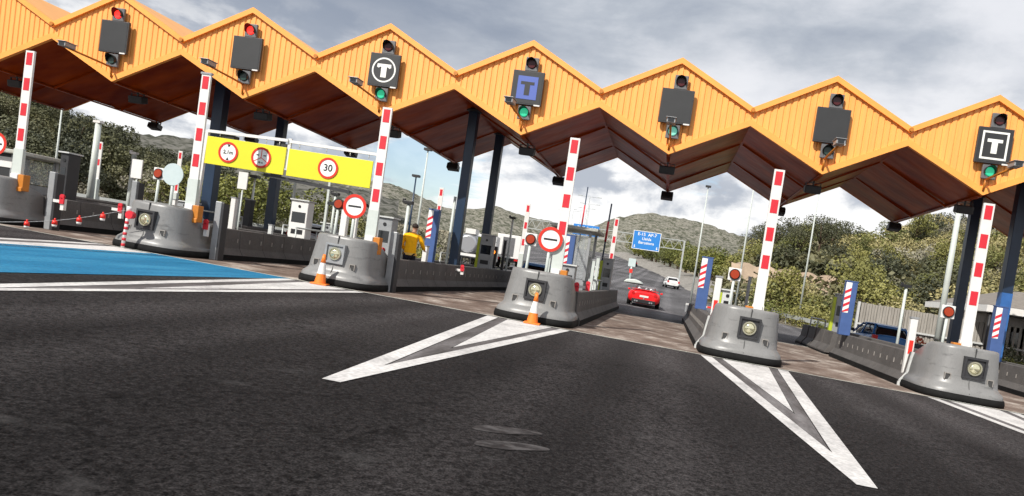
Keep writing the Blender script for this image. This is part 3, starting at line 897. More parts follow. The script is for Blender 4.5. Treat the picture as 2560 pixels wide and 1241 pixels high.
names = {-5: 'far left, cut by the photo edge', -4: 'second from left', -3: 'third from left', -2: 'above the speed limit gantry', -1: 'fifth from left', 0: 'above the red car', 1: 'second from right', 2: 'far right', 3: 'beyond the right edge'}
where = {-4: 'leftmost full orange gable', -3: 'second full gable from the left', -2: 'gable with the circled T', -1: 'gable with the blue T', 0: 'gable above the red car', 1: 'gable between blank sign and framed T', 2: 'gable with the framed T'}
TOP = {-4: 'red_lit', -3: 'red_lit'}
BOT = {-2: 'green_lit', -1: 'green_lit', 0: 'green_pale', 2: 'green_lit'}
for g in range(-4, 3):
    c = 5 * g + .03
    lt = TOP.get(g, 'red_unlit')
    signal(('lit red' if lt == 'red_lit' else 'unlit') + ' signal at the top of the ' + where[g], (c + .04, -.16, 8.08), lt, 1, 'upper signals on the gables')
    lb = BOT.get(g, 'green_unlit')
    signal({'green_lit': 'lit green', 'green_pale': 'pale green', 'green_unlit': 'unlit'}[lb] + ' signal under the sign of the ' + where[g], (c, -.16, 6.47), lb, 1, 'lower signals on the gables')
    content = {-2: 'white circled T', -1: 'blue square with dark T', 2: 'white framed T'}.get(g)
    lab = ('square lane sign showing a ' + content) if content else 'blank dark square lane sign on the ' + where[g]
    t = thing('lane_sign', lab, 'sign', (c, -.09, 7.28), group='square lane signs on the gables')
    mb = MB(); mb.box(-.53, .53, -.17, -.07, -.56, .56); mb.box(-.3, -.2, -.07, .06, -.3, .3); mb.box(.2, .3, -.07, .06, -.3, .3)
    obj('cabinet', mb, 'dark_metal', t, bevel=.012)
    mb = MB(); mb.box(-.48, .48, -.176, -.172, -.51, .51)
    obj('display', mb, 'screen_grey', t)
    mb = MB(); mb.box(.3, .5, -.2, -.175, -.575, -.53)
    obj('rating_plate', mb, 'white_paint', t)
    if content:
        mb = MB(); mi = 0
        y0, y1 = -.186, -.178
        Tm = [(-.24, .22), (-.24, .13), (-.17, .07), (-.095, .11), (-.095, -.26), (.095, -.26), (.095, .11), (.17, .07), (.24, .13), (.24, .22)]
        if g == -2: Tm = [(-.24, .2), (-.25, .09), (-.19, .06), (-.14, .1), (-.095, .1), (-.095, -.25), (.095, -.25), (.095, .1), (.14, .1), (.19, .06), (.25, .09), (.24, .2)]
        if g == -1:
            mb.box(-.34, .34, y0, y1, -.38, .38); obj('lit_square', mb, 'led_blue', t)
            mb = MB(); mb.prism([(-.23, .2), (-.23, .1), (-.09, .1), (-.09, -.25), (.09, -.25), (.09, .1), (.23, .1), (.23, .2)][::-1], -.192, -.187); obj('letter', mb, 'screen_grey', t)
        elif g == -2:
            mb.ring(0, 0, .37, .42, y0, y1); obj('circle', mb, 'led_white', t)
            mb = MB(); mb.prism(Tm, y0, y1); obj('letter', mb, 'led_white', t)
        else:
            for b in ((-.4, .4, .38, .44), (-.4, .4, -.44, -.38), (-.4, -.34, -.38, .38), (.34, .4, -.38, .38)): mb.box(b[0], b[1], y0, y1, b[2], b[3])
            obj('frame', mb, 'led_white', t)
            mb = MB(); mb.prism([(-.23, .2), (-.23, .1), (-.09, .1), (-.09, -.25), (.09, -.25), (.09, .1), (.23, .1), (.23, .2)][::-1], y0, y1); obj('letter', mb, 'led_white', t)
    # camera on an orange arm reaching forward from the valley
    t = thing('lane_camera', 'small grey camera on an orange arm below the ' + where[g], 'camera', (5 * g - .02, -.1, 5.93), group='cameras on orange arms')
    mb = MB(); mb.cyl((0, 0, -.05), (0, -.08, .3), .035, seg=8); mb.cyl((0, -.08, .3), (0, -1.9, .36), .035, seg=8)
    obj('arm', mb, 'orange_box', t)
    mb = MB(); mb.box(-.13, .13, -2.25, -1.8, .36, .5); mb.box(-.16, .16, -2.3, -1.75, .5, .52)
    obj('camera_body', mb, 'grey_metal', t, bevel=.02)
    mb = MB(); mb.box(-.09, .09, -2.26, -2.252, .38, .48); obj('camera_window', mb, 'glass_dark', t)


def flood(label, loc, rot, group):
    t = thing('floodlight', label, 'floodlight', loc, rot, group=group)
    mb = MB(); mb.box(-.27, .27, -.18, .2, -.34, -.08); obj('lamp_body', mb, 'black_plastic', t, bevel=.03)
    mb = MB(); mb.box(-.22, .22, -.12, .14, -.352, -.342); obj('lamp_glass', mb, 'light_box', t)
    mb = MB(); mb.beam((0, 0, .12), (0, 0, -.1), .05, .05); mb.box(-.26, -.24, -.03, .03, -.2, 0); mb.box(.24, .26, -.03, .03, -.2, 0); mb.box(-.26, .26, -.03, .03, 0, .02)
    obj('bracket', mb, 'dark_metal', t)


sw = {-5: 'far left valley', -4: 'first valley from left', -3: 'second valley from left', -2: 'valley below the circled T', -1: 'valley below the blue T', 0: 'valley above the red car', 1: 'second valley from right', 2: 'valley below the framed T'}
for g in range(-5, 3):
    flood('black floodlight hanging just behind the front of the ' + sw[g], (5 * g, 1.25, 5.64), (.2, 0, 0), 'floodlights under the canopy front')
    flood('black floodlight at the rear end of the ' + sw[g], (5 * g, 9.0, 5.66), (-.3, 0, 0), 'floodlights under the canopy rear')

# columns
for (x, y, lab, w, top) in [(-17.55, 2.6, 'thick dark column behind the yellow gantry, front of the left pair', .42, 6.95), (-17.45, 7, 'dark column behind the yellow gantry, rear of the left pair', .36, 6.95),
                            (-7.5, 2.7, 'navy column with pale conduit beside the worker in yellow', .34, 6.95), (-7.5, 7, 'dark column behind the navy one, right of the worker', .34, 6.95),
                            (12.5, 3.0, 'blue lit column at the right edge of the photo', .36, 6.95), (12.5, 7, 'dark column behind the rightmost barrier arm', .36, 6.95)]:
    b = gz(x) + .1
    t = thing('canopy_column', lab, 'column', (x, y, b), group='steel columns carrying the canopy')
    mb = MB(); mb.box(-w / 2, w / 2, -w / 2, w / 2, 0, top - b); obj('shaft', mb, 'navy_steel', t, bevel=.02)
    mb = MB(); mb.box(-w / 2 - .06, w / 2 + .06, -w / 2 - .06, w / 2 + .06, 0, .06); mb.box(-w / 2 - .08, w / 2 + .08, -w / 2 - .08, w / 2 + .08, top - b - .1, top - b - .02)
    obj('end_plate', mb, 'dark_metal', t)
    if y < 3.2 and x > -8:
        mb = MB(); mb.cyl((-w / 2 - .09, -.1, 0), (-w / 2 - .09, -.1, 3.3 if x < 0 else .9), .055, seg=8)
        obj('conduit', mb, 'pale_post', t)
    if x > 12 and y < 4:
        mb = MB(); mb.box(-w / 2 - .004, w / 2 + .004, -w / 2 - .004, w / 2 + .004, .3, 3.2); obj('painted_sleeve', mb, 'blue_steel', t)

# ------------------------------------------------------------------ toll islands
NY = -7.36


def nose_ring(w, y0, z, L_=.8, back=1.72, zdrop=None, n=26):
    pts = []
    for i in range(n + 1):
        t = -PI / 2 + PI * i / n
        x = w * math.copysign(abs(math.sin(t)) ** .66, math.sin(t)); y = y0 + L_ * (1 - abs(math.cos(t)) ** .72)
        pts.append((x, y))
    pts = [(-w, back)] + pts + [(w, back)]
    res = []
    for (x, y) in pts:
        zz_ = z
        if zdrop and y > .75:
            u = min(1, (y - .75) / 1.1); u = u * u * (3 - 2 * u); zz_ = z - zdrop * u
        res.append((x, y, zz_))
    return res


def nose_mb():
    mb = MB()
    lv = [(.97, .02, .17, 0), (.965, .03, .22, 0), (.94, .05, .27, 0), (.872, .125, .345, 0), (.852, .155, .39, 0), (.842, .18, .55, 0), (.815, .215, .8, .03), (.795, .24, 1.0, .14), (.78, .26, 1.17, .29), (.77, .27, 1.22, .33), (.745, .30, 1.245, .36), (.66, .38, 1.255, .365), (.35, .66, 1.257, .367)]
    rings = [nose_ring(w, y0, z, zdrop=zd) for (w, y0, z, zd) in lv]
    mb.loft(rings, 0, cap=False)
    k = len(rings[0]); n = (len(rings) - 1) * k
    # close the cap between mirrored points
    for i in range(k // 2):
        a, b, c, d = n + i, n + i + 1, n + k - 2 - i, n + k - 1 - i
        if len({a, b, c, d}) == 4: mb.face((a, b, c, d), 0, True)
    return mb


ME_NOSE = nose_mb().mesh('nose_shell', ['nose_concrete'])
mb = MB(); mb.loft([nose_ring(1.0, 0, 0), nose_ring(1.01, -.01, .07), nose_ring(.99, 0, .165), nose_ring(.95, .04, .175)], 0)
ME_BUMP = mb.mesh('bumper_base', ['rubber'])
mb = MB()   # joints and lifting slots on the nose
mb.box(-.006, .006, .335, .345, 1.02, 1.25); mb.box(-.006, .006, .03, .24, .25, .5, T=Matrix.Shear('XY', 4, (0, 0)) if False else None)
ME_SLOT = None
PROFILE_R = [(.44, 0), (1.03, 0), (1.03, .14), (.90, .34), (.85, .86), (.82, .88), (.66, .88), (.60, .86), (.5, .5)]


def wall_mb(side, y0, y1, mod=1.25, gap=.018):
    mb = MB(); y = y0
    pr = [(side * x, z) for x, z in PROFILE_R]
    if side > 0: pr = pr
    else: pr = pr[::-1]
    while y < y1 - .2:
        e_ = min(y + mod, y1)
        mb.prism(pr, y, e_ - gap, 0)
        y = e_
    # shallow lifting notches (dark) along the foot
    return mb


whereI = {-3: 'far left island, nose outside the photo', -2: 'island beside the blue lane', -1: 'island below the round stop sign and cone, second full nose', 0: 'island left of the red car', 1: 'island right of the red car', 2: 'rightmost island with a full nose', 3: 'island at the right edge'}
adj = {-3: 'far left', -2: 'second from the left', -1: 'third from the left', 0: 'left of the red car', 1: 'right of the red car', 2: 'rightmost full', 3: 'cut by the right edge'}
islands = {}
for k in range(-4, 4):
    X = 2.58 + 5.1 * (k - 1)
    lab = {-4: 'grey concrete toll island outside the left edge', -3: 'grey concrete toll island at the left edge behind the chain', -2: 'grey concrete toll island with rounded nose beside the blue lane', -1: 'grey concrete toll island with rounded nose where the worker stands',
           0: 'grey concrete toll island with rounded nose left of the red car', 1: 'grey concrete toll island with rounded nose right of the red car', 2: 'grey concrete toll island with rounded nose nearest the blue hatchback', 3: 'grey concrete toll island cut by the right edge'}[k]
    t = thing('toll_island', lab, 'toll island', (X, NY, gz(X) + .004), (0, math.atan(SL), 0), 'concrete toll islands')
    islands[k] = t
    obj('nose_shell', ME_NOSE, '', t); obj('bumper_base', ME_BUMP, '', t)
    # mounting box with crash lamp
    bx = {1: .05, 2: .06}.get(k, .0)
    mb = MB()
    mb.box(bx - .25, bx + .25, .12, .42, .55, .60); mb.box(bx - .25, bx + .25, .12, .42, .99, 1.04); mb.box(bx - .25, bx - .205, .12, .42, .60, .99); mb.box(bx + .205, bx + .25, .12, .42, .60, .99)
    mb.box(bx - .205, bx + .205, .165, .42, .6, .99)
    h = obj('lamp_box', mb, 'dark_metal' if k != -1 else 'grey_metal', t)
    mb = MB(); mb.ring(bx, .79, .125, .16, .13, .164, seg=24); obj('lamp_rim', mb, 'lens_ring', h)
    mb = MB()
    rings = []
    for q in range(7):
        a = PI / 2 * q / 6; rings.append([(bx + .125 * math.cos(a) * math.cos(2 * PI * j / 20), .16 - .06 * math.sin(a), .79 + .125 * math.cos(a) * math.sin(2 * PI * j / 20)) for j in range(20)])
    rings[-1] = [(bx + .004 * math.cos(2 * PI * j / 20), .1, .79 + .004 * math.sin(2 * PI * j / 20)) for j in range(20)]
    mb.loft(rings, 0); obj('lamp_lens', mb, 'lens_glass', h)
    # joint line and lifting slots
    mb = MB()
    mb.box(bx - .008, bx + .008, .232, .33, 1.045, 1.24); obj('joint_line', mb, 'joint', t); mb = MB(); mb.quad((-.008, .155, .43), (.008, .155, .43), (.008, .185, .548), (-.008, .185, .548)); mb.quad((-.008, .018, .2), (.008, .018, .2), (.008, .118, .36), (-.008, .118, .36)); mb.quad((-.008, .118, .36), (.008, .118, .36), (.008, .155, .43), (-.008, .155, .43))
    obj('joint_line', mb, 'joint', t)
    for sx_ in (-1, 1):
        mb = MB(); a = sx_ * .47; t_ = math.asin((.47 / .84) ** (1 / .66)); ys_ = .18 + .8 * (1 - math.cos(t_) ** .72)
        mb.box(a - .055, a + .055, ys_ - .02, ys_ + .12, .45, .58, 0); mb.box(a - .07, a + .07, ys_ - .035, ys_ + .12, .58, .60, 1); mb.box(a - .07, a - .055, ys_ - .035, ys_ + .12, .45, .58, 1); mb.box(a + .055, a + .07, ys_ - .035, ys_ + .12, .45, .58, 1)
        obj('lifting_slot', mb, ['joint', 'wall_light'], t)
    for side in (-1, 1):
        y1 = {0: 17.6, 1: 17.5, 2: 9.6}.get(k, 17.5) if not (k == 2 and side > 0) else 17
        w = wall_mb(side, 1.75, y1)
        # dark lifting notches
        yy = 2.2
        while yy < y1 - .5:
            xo = side * .885
            w.box(min(xo, xo + side * .012), max(xo, xo + side * .012), yy, yy + .05, .50, .62, 1)
            yy += 1.25 / 2
        if k in (1, 2) and side < 0:
            w.box(-1.05, -.55, 1.69, 1.752, 0, .1, 2)
            w.prism([(-x, z) for x, z in PROFILE_R][::-1], 1.66, 1.745, 2)
        obj('side_wall', w, ['wall_concrete', 'wall_light', 'white_dull'], t)
        mb = MB(); xs_ = sorted((side * 1.045, side * .96)); mb.box(xs_[0], xs_[1], 1.76, y1, -.02, .15); obj('wall_foot_strip', mb, 'rubber', t)  # low black strip along the foot of each wall
    mb = MB(); mb.box(-.5, .5, 1.6, 17.2, 0, .17); obj('deck', mb, 'wall_light', t)

# loose barrier segments behind the rightmost island
for i in range(4):
    X = 7.68 - .72; y = 3.2 + i * 1.55
    t = thing('concrete_barrier', 'short loose concrete barrier segment, number %s in the row behind the rightmost island wall' % ['one', 'two', 'three', 'four'][i], 'barrier', (X, y, gz(X) + .004), (0, math.atan(SL), 0), 'loose barrier segments')
    t['label'] = ['nearest', 'second nearest', 'third', 'farthest'][i] + ' of the loose concrete barrier segments behind the rightmost island wall'
    mb = MB(); mb.prism([(-.3, 0), (.3, 0), (.3, .12), (.14, .36), (.1, .86), (-.1, .86), (-.14, .36), (-.3, .12)], 0, 1.35); obj('segment_body', mb, 'wall_concrete', t, bevel=.015)
    mb = MB(); mb.box(-.312, .312, -.0, 1.35, -.01, .07); obj('segment_foot', mb, 'rubber', t)

# ------------------------------------------------------------------ barrier arms on the noses
ARM = {-3: (-17.15, 5.15), -2: (-12.07, 5.12), -1: (-7.08, 4.87), 0: (-2.18, 4.72), 1: (2.87, 4.6), 2: (7.78, 4.45), 3: (12.8, 4.3)}
for k, (x, zt) in ARM.items():
    b = gz(x) + .95
    t = thing('barrier_arm', 'raised red and white barrier arm standing on the %s island nose' % adj[k], 'barrier arm', (x, -6.4, b), group='raised barrier arms at the lane entries')
    H = zt - b
    body = MB(); body.box(-.125, .125, -.03, .03, .75 if k < 1 else .4, H)
    obj('arm', body, 'white_paint', t)
    z = H - .05
    while z - .33 > 1.15:
        obj('red_band', MB().box(-.085, .085, -.036, -.031, z - .33, z), 'red_paint', t); z -= .68
    if k in (-2,):
        mb = MB(); mb.box(-.15, .15, -.05, .05, H, H + .05); obj('tip', mb, 'grey_metal', t)
    mb = MB(); mb.box(-.14, .14, -.05, .05, .3, 1.1 if k < 1 else .42)
    obj('arm_sleeve', mb, 'pale_post' if k < 1 else 'white_paint', t)
    mb = MB(); mb.box(-.12, .1, -.1, .1, 0, .42); obj('counterweight', mb, 'white_paint', t, bevel=.02)
    mb = MB(); mb.box(.12, .29, -.1, .12, -.02, .42); mb.box(.0, .29, -.13, -.1, -.04, .08)
    if k < 1: obj('drive_box', mb, 'orange_box', t, bevel=.015)
    else:
        mb = MB(); mb.box(-.3, -.12, -.1, .1, .1, .36); obj('drive_box', mb, 'orange_box', t, bevel=.015)
# exit arms beyond the canopy
for (x, y, z, n_) in [(-2.85, 18.6, 5.0, 'right of the small flat-roofed booth'), (-8.17, 18.6, 5.09, 'above the white lorry'), (-13.54, 18.6, 5.32, 'behind the blue pillar by the worker'), (-30.4, 18.6, 5.34, 'above the pale blank disc'), (-35.8, 18.6, 5.22, 'behind the two grey guard posts at the left')]:
    b = gz(x, y)
    t = thing('exit_barrier_arm', 'raised red and white exit barrier arm ' + n_, 'barrier arm', (x, y, b), group='raised barrier arms at the lane exits')
    H = z - b
    mb = MB(); mb.box(-.13, .13, -.03, .03, 1.6, H); obj('arm', mb, 'white_paint', t)
    q = H - .1
    while q - .3 > 1.9: obj('red_band', MB().box(-.08, .08, -.036, -.031, q - .38, q), 'red_paint', t); q -= 1.0
    mb = MB(); mb.box(-.14, .14, -.12, .12, 0, 1.9); obj('post', mb, 'pale_post', t, bevel=.015)
for (x, y, z, n_) in [(-6.35, 30, 7.9, 'taller'), (-2.8, 12, 5.1, 'shorter')]:
    t = thing('thin_barrier_pole', n_ + ' of the two thin dark red poles beside the blue direction sign', 'pole', (x, y, gz(x, y)), group='thin dark poles')
    mb = MB(); mb.cyl((0, 0, 0), (.1, 0, z - gz(x, y)), .05, .04, 8); obj('shaft', mb, 'navy_steel', t)
    mb = MB(); mb.cyl((.06, 0, (z - gz(x, y)) * .62), (.075, 0, (z - gz(x, y)) * .82), .056, .055, 8); obj('red_sleeve', mb, 'red_paint', t)

# ------------------------------------------------------------------ lamps and round signs on the noses
for (k, x, z, dark) in [(-2, -13.02, 2.38, 0), (-1, -8.02, 2.26, 1), (0, -2.92, 2.07, 0), (1, 2.19, 1.94, 0), (2, 7.25, 1.79, 0)]:
    b = gz(x) + .9
    t = thing('warning_lamp', 'round red-amber lamp on a slim post on the %s island nose' % adj[k], 'lamp', (x, -6.45, b), group='red-amber lamps on the noses')
    h = z - b
    mb = MB(); mb.cyl((-.02, 0, 0), (0, 0, h - .1), .035, seg=10); obj('post', mb, 'pale_post', t)
    if dark:
        mb = MB(); mb.cyl((0, .1, h), (0, -.04, h), .14, seg=20); mb.box(-.3, -.1, -.02, .04, h - .05, h + .03); obj('lamp_housing', mb, 'black_plastic', t)
        mb = MB(); mb.cyl((.02, -.045, h), (.02, -.09, h), .115, .1, 20); obj('lamp_lens', mb, 'amber_lens', t)
    else:
        mb = MB(); mb.box(-.155, .155, -.03, .03, h - .155, h + .155); obj('backing_plate', mb, 'white_paint', t, bevel=.012)
        mb = MB(); mb.cyl((0, -.032, h), (0, -.09, h), .12, .1, 20); obj('lamp_lens', mb, 'amber_lens', t)
        mb = MB(); mb.ring(0, h, .118, .135, -.06, -.031, seg=24); obj('lamp_bezel', mb, 'dark_metal', t)
for (k, x, z) in [(-3, -17.76, 2.56), (-1, -7.56, 2.26), (0, -2.42, 2.14)]:
    b = gz(x) + .85
    t = thing('round_stop_sign', 'red-rimmed round sign with black bar on the island nose ' + {-3: 'at the left edge', -1: 'above the left cone', 0: 'left of the red car'}[k], 'road sign', (x, -6.5, b), group='round barred signs')
    h = z - b
    mb = MB(); mb.cyl((0, .03, 0), (0, .03, h), .04, seg=10); obj('post', mb, 'pale_post', t)
    mb = MB(); mb.cyl((0, -.012, h), (0, .0, h), .3, seg=40, smooth=False); obj('face', mb, 'sign_white', t)
    mb = MB(); mb.ring(0, h, .235, .31, -.024, -.014, seg=40); obj('red_rim', mb, 'sign_red', t)
    mb = MB(); mb.box(-.17, .17, -.02, -.014, h - .022, h + .022); obj('black_bar', mb, 'black_plastic', t)
t = thing('blank_disc', 'pale blank round disc on a post behind the left striped post', 'road sign', (-12.6, -6.5, gz(-12.6) + .85))
h = 2.41 - gz(-12.6) - .85
mb = MB(); mb.cyl((0, .03, 0), (0, .03, h), .04, seg=10); obj('post', mb, 'pale_post', t)
mb = MB(); mb.cyl((0, -.02, h), (0, 0, h), .29, seg=40, smooth=False); obj('face', mb, 'pale_disc', t)

# ------------------------------------------------------------------ blue pillars
for (k, x, y, zt) in [(-1, -8.15, 1.7, 2.94), (0, -2.95, 1.0, 2.68), (1, 1.86, 1.0, 2.6), (2, 6.73, 1.0, 2.49), (3, 11.6, 1.0, 2.37)]:
    b = gz(x) + (.1 if k < 1 else .86)
    t = thing('striped_pillar', 'blue pillar with a red and white striped strip on the %s island' % adj[k], 'pillar', (x, y, b), group='blue striped pillars'); h = zt - b
    mb = MB(); mb.box(-.2, .18, -.14, .14, 0, h); obj('cabinet', mb, 'pillar_blue', t, bevel=.02)
    mb = MB(); x0, x1, z0, z1 = -.2, -.01, h - 1.05, h - .03
    mb.box(x0, x1, -.146, -.1415, z0, z1, 0)
    q = z0 - .05
    while q < z1 - .02:     # slanted red stripes
        pts = [(x0, q), (x1, q + .12), (x1, q + .22), (x0, q + .10)]
        if pts[2][1] < z1 and pts[0][1] >= z0 - .06: mb.prism([(a, max(z0, c)) for a, c in pts], -.151, -.147, 1)
        q += .225
    obj('striped_strip', mb, ['sign_white', 'red_paint'], t)
    mb = MB(); mb.box(-.21, .19, -.15, .15, h, h + .03); obj('cap', mb, 'pillar_blue', t)

# ------------------------------------------------------------------ guard posts at the wall ends
for (x, y, z, side, lab) in [(-16.48, -5.9, 2.05, 1, 'tall grey guard post at the left edge beside the lantern chain'), (-16.45, -2.8, 2.25, 1, 'second tall grey guard post behind the lantern chain'), (-11.55, -5.9, 1.9, 1, 'tall grey guard post right of the striped post, below the gantry'), (-6.62, -5.85, 1.78, 1, 'tall grey guard post beside the worker in yellow'),
                             (2.0, -4.6, 1.85, -1, 'white round-topped guard post left of the lamp right of the red car'), (6.9, -5.4, 1.52, -1, 'white guard post with a red reflector by the blue hatchback')]:
    b = gz(x); h = z - b
    t = thing('guard_post', lab, 'post', (x, y, b), group='guard posts at the wall ends')
    m_ = 'grey_metal' if side > 0 else 'white_paint'
    mb = MB(); mb.box(-.13, .05, -.07, .07, 0, h); obj('post_body', mb, m_, t, bevel=.02)
    if side > 0:
        mb = MB(); mb.box(.051, .12, -.06, .2, 0, h - .04); obj('channel', mb, 'dark_metal', t, bevel=.01)
    else:
        mb = MB(); mb.box(-.09, .01, -.078, -.071, h * .48, h * .68); obj('reflector', mb, 'red_bright', t)
        mb = MB(); mb.box(-.14, .06, -.08, .08, h, h + .05); obj('post_cap', mb, 'grey_metal', t)

# ------------------------------------------------------------------ payment machines and cabinets
def machine(x, y, zt, label, face='grey_metal', strip=None, w=.42, screen=True):
    b = gz(x) + .15; h = zt - b
    t = thing('payment_machine', label, 'payment machine', (x, y, b), group='machines on the islands')
    mb = MB(); mb.box(-w / 2, w / 2, -.2, .25, 0, h); obj('cabinet', mb, face, t, bevel=.02)
    if screen:
        mb = MB(); mb.box(-w / 2 + .06, w / 2 - .06, -.206, -.201, h * .62, h * .8); obj('screen', mb, 'glass_dark', t)
        mb = MB(); mb.box(-w / 2 + .1, w / 2 - .1, -.21, -.201, h * .42, h * .5); obj('slot', mb, 'black_plastic', t); mb = MB(); mb.cyl((0, -.2, h * .9), (0, -.215, h * .9), .05, seg=12); obj('speaker', mb, 'black_plastic', t)
    if strip:
        mb = MB(); mb.box(-w / 2 - .12, -w / 2 - .005, -.19, .0, h * .3, h * .95); obj('side_strip', mb, strip, t)
    mb = MB(); mb.box(-w / 2 - .04, w / 2 + .04, -.26, .29, h, h + .04); obj('hood', mb, 'white_dull', t)
    return t


machine(-7.35, -4.7, 2.15, 'grey payment machine with dark round buttons behind the barred sign by the worker')
machine(-12.4, .1, 2.5, 'white-topped payment machine behind the second full nose', 'white_paint', w=.62)
machine(-17.25, -4.6, 2.68, 'dark payment machine with blue top at the left edge', 'dark_metal', w=.26)
machine(-1.95, 6.2, 2.2, 'machine with yellow-green strip beside the small booth', 'grey_metal', 'yellow_green')
machine(2.35, -3.2, 1.55, 'pale machine with yellow-green strip behind the lamp right of the red car', 'white_dull', 'yellow_green', w=.3)
machine(-7.1, 5.9, 2.45, 'tall grey machine with yellow-green strip between tanker and lorry', 'grey_metal', 'yellow_green', w=.55)
machine(7.4, 5.0, 2.1, 'speckled grey machine left of the blue striped pillar by the hatchback', 'grey_metal', 'yellow_green', w=.45)
# white pictogram board on k=-3 and others
for (x, y, z, w, h, lab) in [(-16.75, -2.5, 2.65, .36, .6, 'blank white board on a thin post above the second left guard post'), (-12.75, -3.1, 2.72, .3, .52, 'blank white board hanging below the left yellow panel'), (-12.5, -3.0, 2.35, .01, .01, None)]:
    if not lab: continue
    b = gz(x) + .15
    t = thing('blank_board', lab, 'board', (x, y, b), group='blank white boards')
    mb = MB(); mb.box(-w / 2, w / 2, -.02, .02, z - b - h / 2, z - b + h / 2); obj('panel', mb, 'white_paint', t)
    mb = MB(); mb.cyl((0, .04, 0), (0, .04, z - b), .025, seg=8); obj('post', mb, 'pale_post', t)
# flood/camera posts on islands
for (x, y, z, lab) in [(-7.6, -2.6, 2.75, 'pale post with a black camera just left of the worker'), (-12.3, 2.3, 3.0, 'pale post with a black camera behind the speed limit panel'), (-7.3, 11, 3.6, 'pale post with a black camera above the white lorry'), (8.75, 1.8, 2.6, 'slim grey post with a black camera above the blue hatchback'), (-22, 4, 3.6, 'thick pale post with a white camera at the left'), (-13.3, 8, 3.0, 'slim pale post with a black camera behind the worker island'), (-17.4, 1.2, 2.3, 'short pale post with small mirror left of the red lamp')]:
    b = gz(x)
    t = thing('camera_post', lab, 'camera post', (x, y, b), group='camera posts on the islands'); h = z - b
    mb = MB(); mb.cyl((0, 0, 0), (0, 0, h), .05 if x > -20 else .1, seg=10); obj('post', mb, 'pale_post', t)
    mb = MB(); mb.box(-.14, .14, -.1, .08, h, h + .1); mb.box(-.2, -.12, -.05, .05, h + .03, h + .16); obj('camera_body', mb, 'black_plastic' if x > -20 else 'white_paint', t, bevel=.01)
# red handled gate latches / lane gates (small red and white items on the left islands)
for (x, y, z, lab) in [(-16.1, -5.95, 1.35, 'small red and white lane gate beside the left guard post'), (-15.6, -4.4, 1.35, 'small red and white lane gate right of the left guard post'), (-11.75, -6.1, 1.25, 'small red and white lane gate below the gantry'), (-6.95, -5.75, 1.2, 'small red and white lane gate in front of the grey machine'), (-6.5, .5, 1.0, 'tall red and white lane gate on the worker island wall'), (-1.75, -5.2, 1.05, 'small red and white lane gate on the island left of the red car'), (-1.75, -2.4, 1.1, 'farther red and white lane gate left of the red car')]:
    t = thing('lane_gate', lab, 'lane gate', (x, y, gz(x) + .6), group='small red and white lane gates'); h = z - gz(x) - .6
    mb = MB(); mb.box(-.05, .05, -.05, .05, 0, h); mb.box(-.3, -.04, -.03, .03, h - .12, h - .04); obj('bar', mb, 'white_paint', t)
    mb = MB(); mb.box(-.06, .07, -.09, -.052, h * .55, h + .02); mb.cyl((0, -.09, h + .06), (0, -.03, h + .06), .065, seg=12); obj('red_block', mb, 'red_paint', t)

# slim island posts, rails and cabinets crowding the decks
for (x, y, z, w, m_, lab) in [(-13.0, -3, 2.15, .15, 'white_paint', 'white square post between the guard post and the bright tree below the gantry'), (-15.2, 4.6, 3.5, .09, 'pale_post', 'slim pale mast left of the rear column below the gantry'), (-12.95, -.8, 1.5, .13, 'white_dull', 'white post leaning on the wall left of the white-topped machine'),
                              (-12.2, 1.5, 3.75, .09, 'pale_post', 'slim pale mast behind the speed limit panel'), (-8.33, -5.3, 2.45, .17, 'white_paint', 'left thick white post behind the round barred sign by the worker'), (-8.03, -5.3, 2.2, .13, 'white_paint', 'right thick white post behind the round barred sign by the worker'),
                              (-7.2, -1.6, 1.55, .16, 'white_paint', 'white post right beside the worker'), (-2.95, -3.0, 1.75, .1, 'pale_post', 'thin pale post left of the barred sign by the red car'), (-1.8, -1.2, 1.9, .1, 'pale_post', 'thin pale post in front of the small booth'), (-17.4, .4, 1.9, .14, 'white_paint', 'white post behind the lantern chain'), (-16.9, 3.6, 2.6, .12, 'pale_post', 'pale post behind the second left guard post'), (3.9, 6.0, 2.3, .12, 'grey_metal', 'grey post right of the white barrier arm right of the red car')]:
    b = gz(x) + .15; h = z - b
    t = thing('island_post', lab, 'post', (x, y, b), group='posts on the islands')
    obj('shaft', MB().box(-w / 2, w / 2, -w / 2, w / 2, 0, h), m_, t, bevel=.01)
    obj('cap', MB().box(-w / 2 - .015, w / 2 + .015, -w / 2 - .015, w / 2 + .015, h, h + .03), 'grey_metal', t)
for (x, y0, y1, lab) in [(-12.0, -.9, 5.0, 'grey handrail right of the white-topped machine'), (-13.4, .8, 6.0, 'grey handrail left of the rear column below the gantry'), (-8.2, 3.2, 9.0, 'grey handrail left of the navy column'), (-16.95, -2.0, 4.0, 'grey handrail behind the left guard posts'), (-2.0, .0, 5.0, 'grey handrail in front of the small booth'), (7.15, 6.0, 9.0, 'grey handrail behind the blue pillar by the hatchback')]:
    t = thing('handrail', lab, 'handrail', (x, y0, gz(x) + .17), group='handrails on the islands')
    n = max(2, int((y1 - y0) / 1.4) + 1)
    mb = MB(); mb.cyl((0, 0, 1.05), (0, y1 - y0, 1.05), .028, seg=8); mb.cyl((0, 0, .6), (0, y1 - y0, .6), .02, seg=8)
    for i in range(n): mb.cyl((0, (y1 - y0) * i / (n - 1), 0), (0, (y1 - y0) * i / (n - 1), 1.05), .028, seg=8)
    obj('rail', mb, 'galv', t)
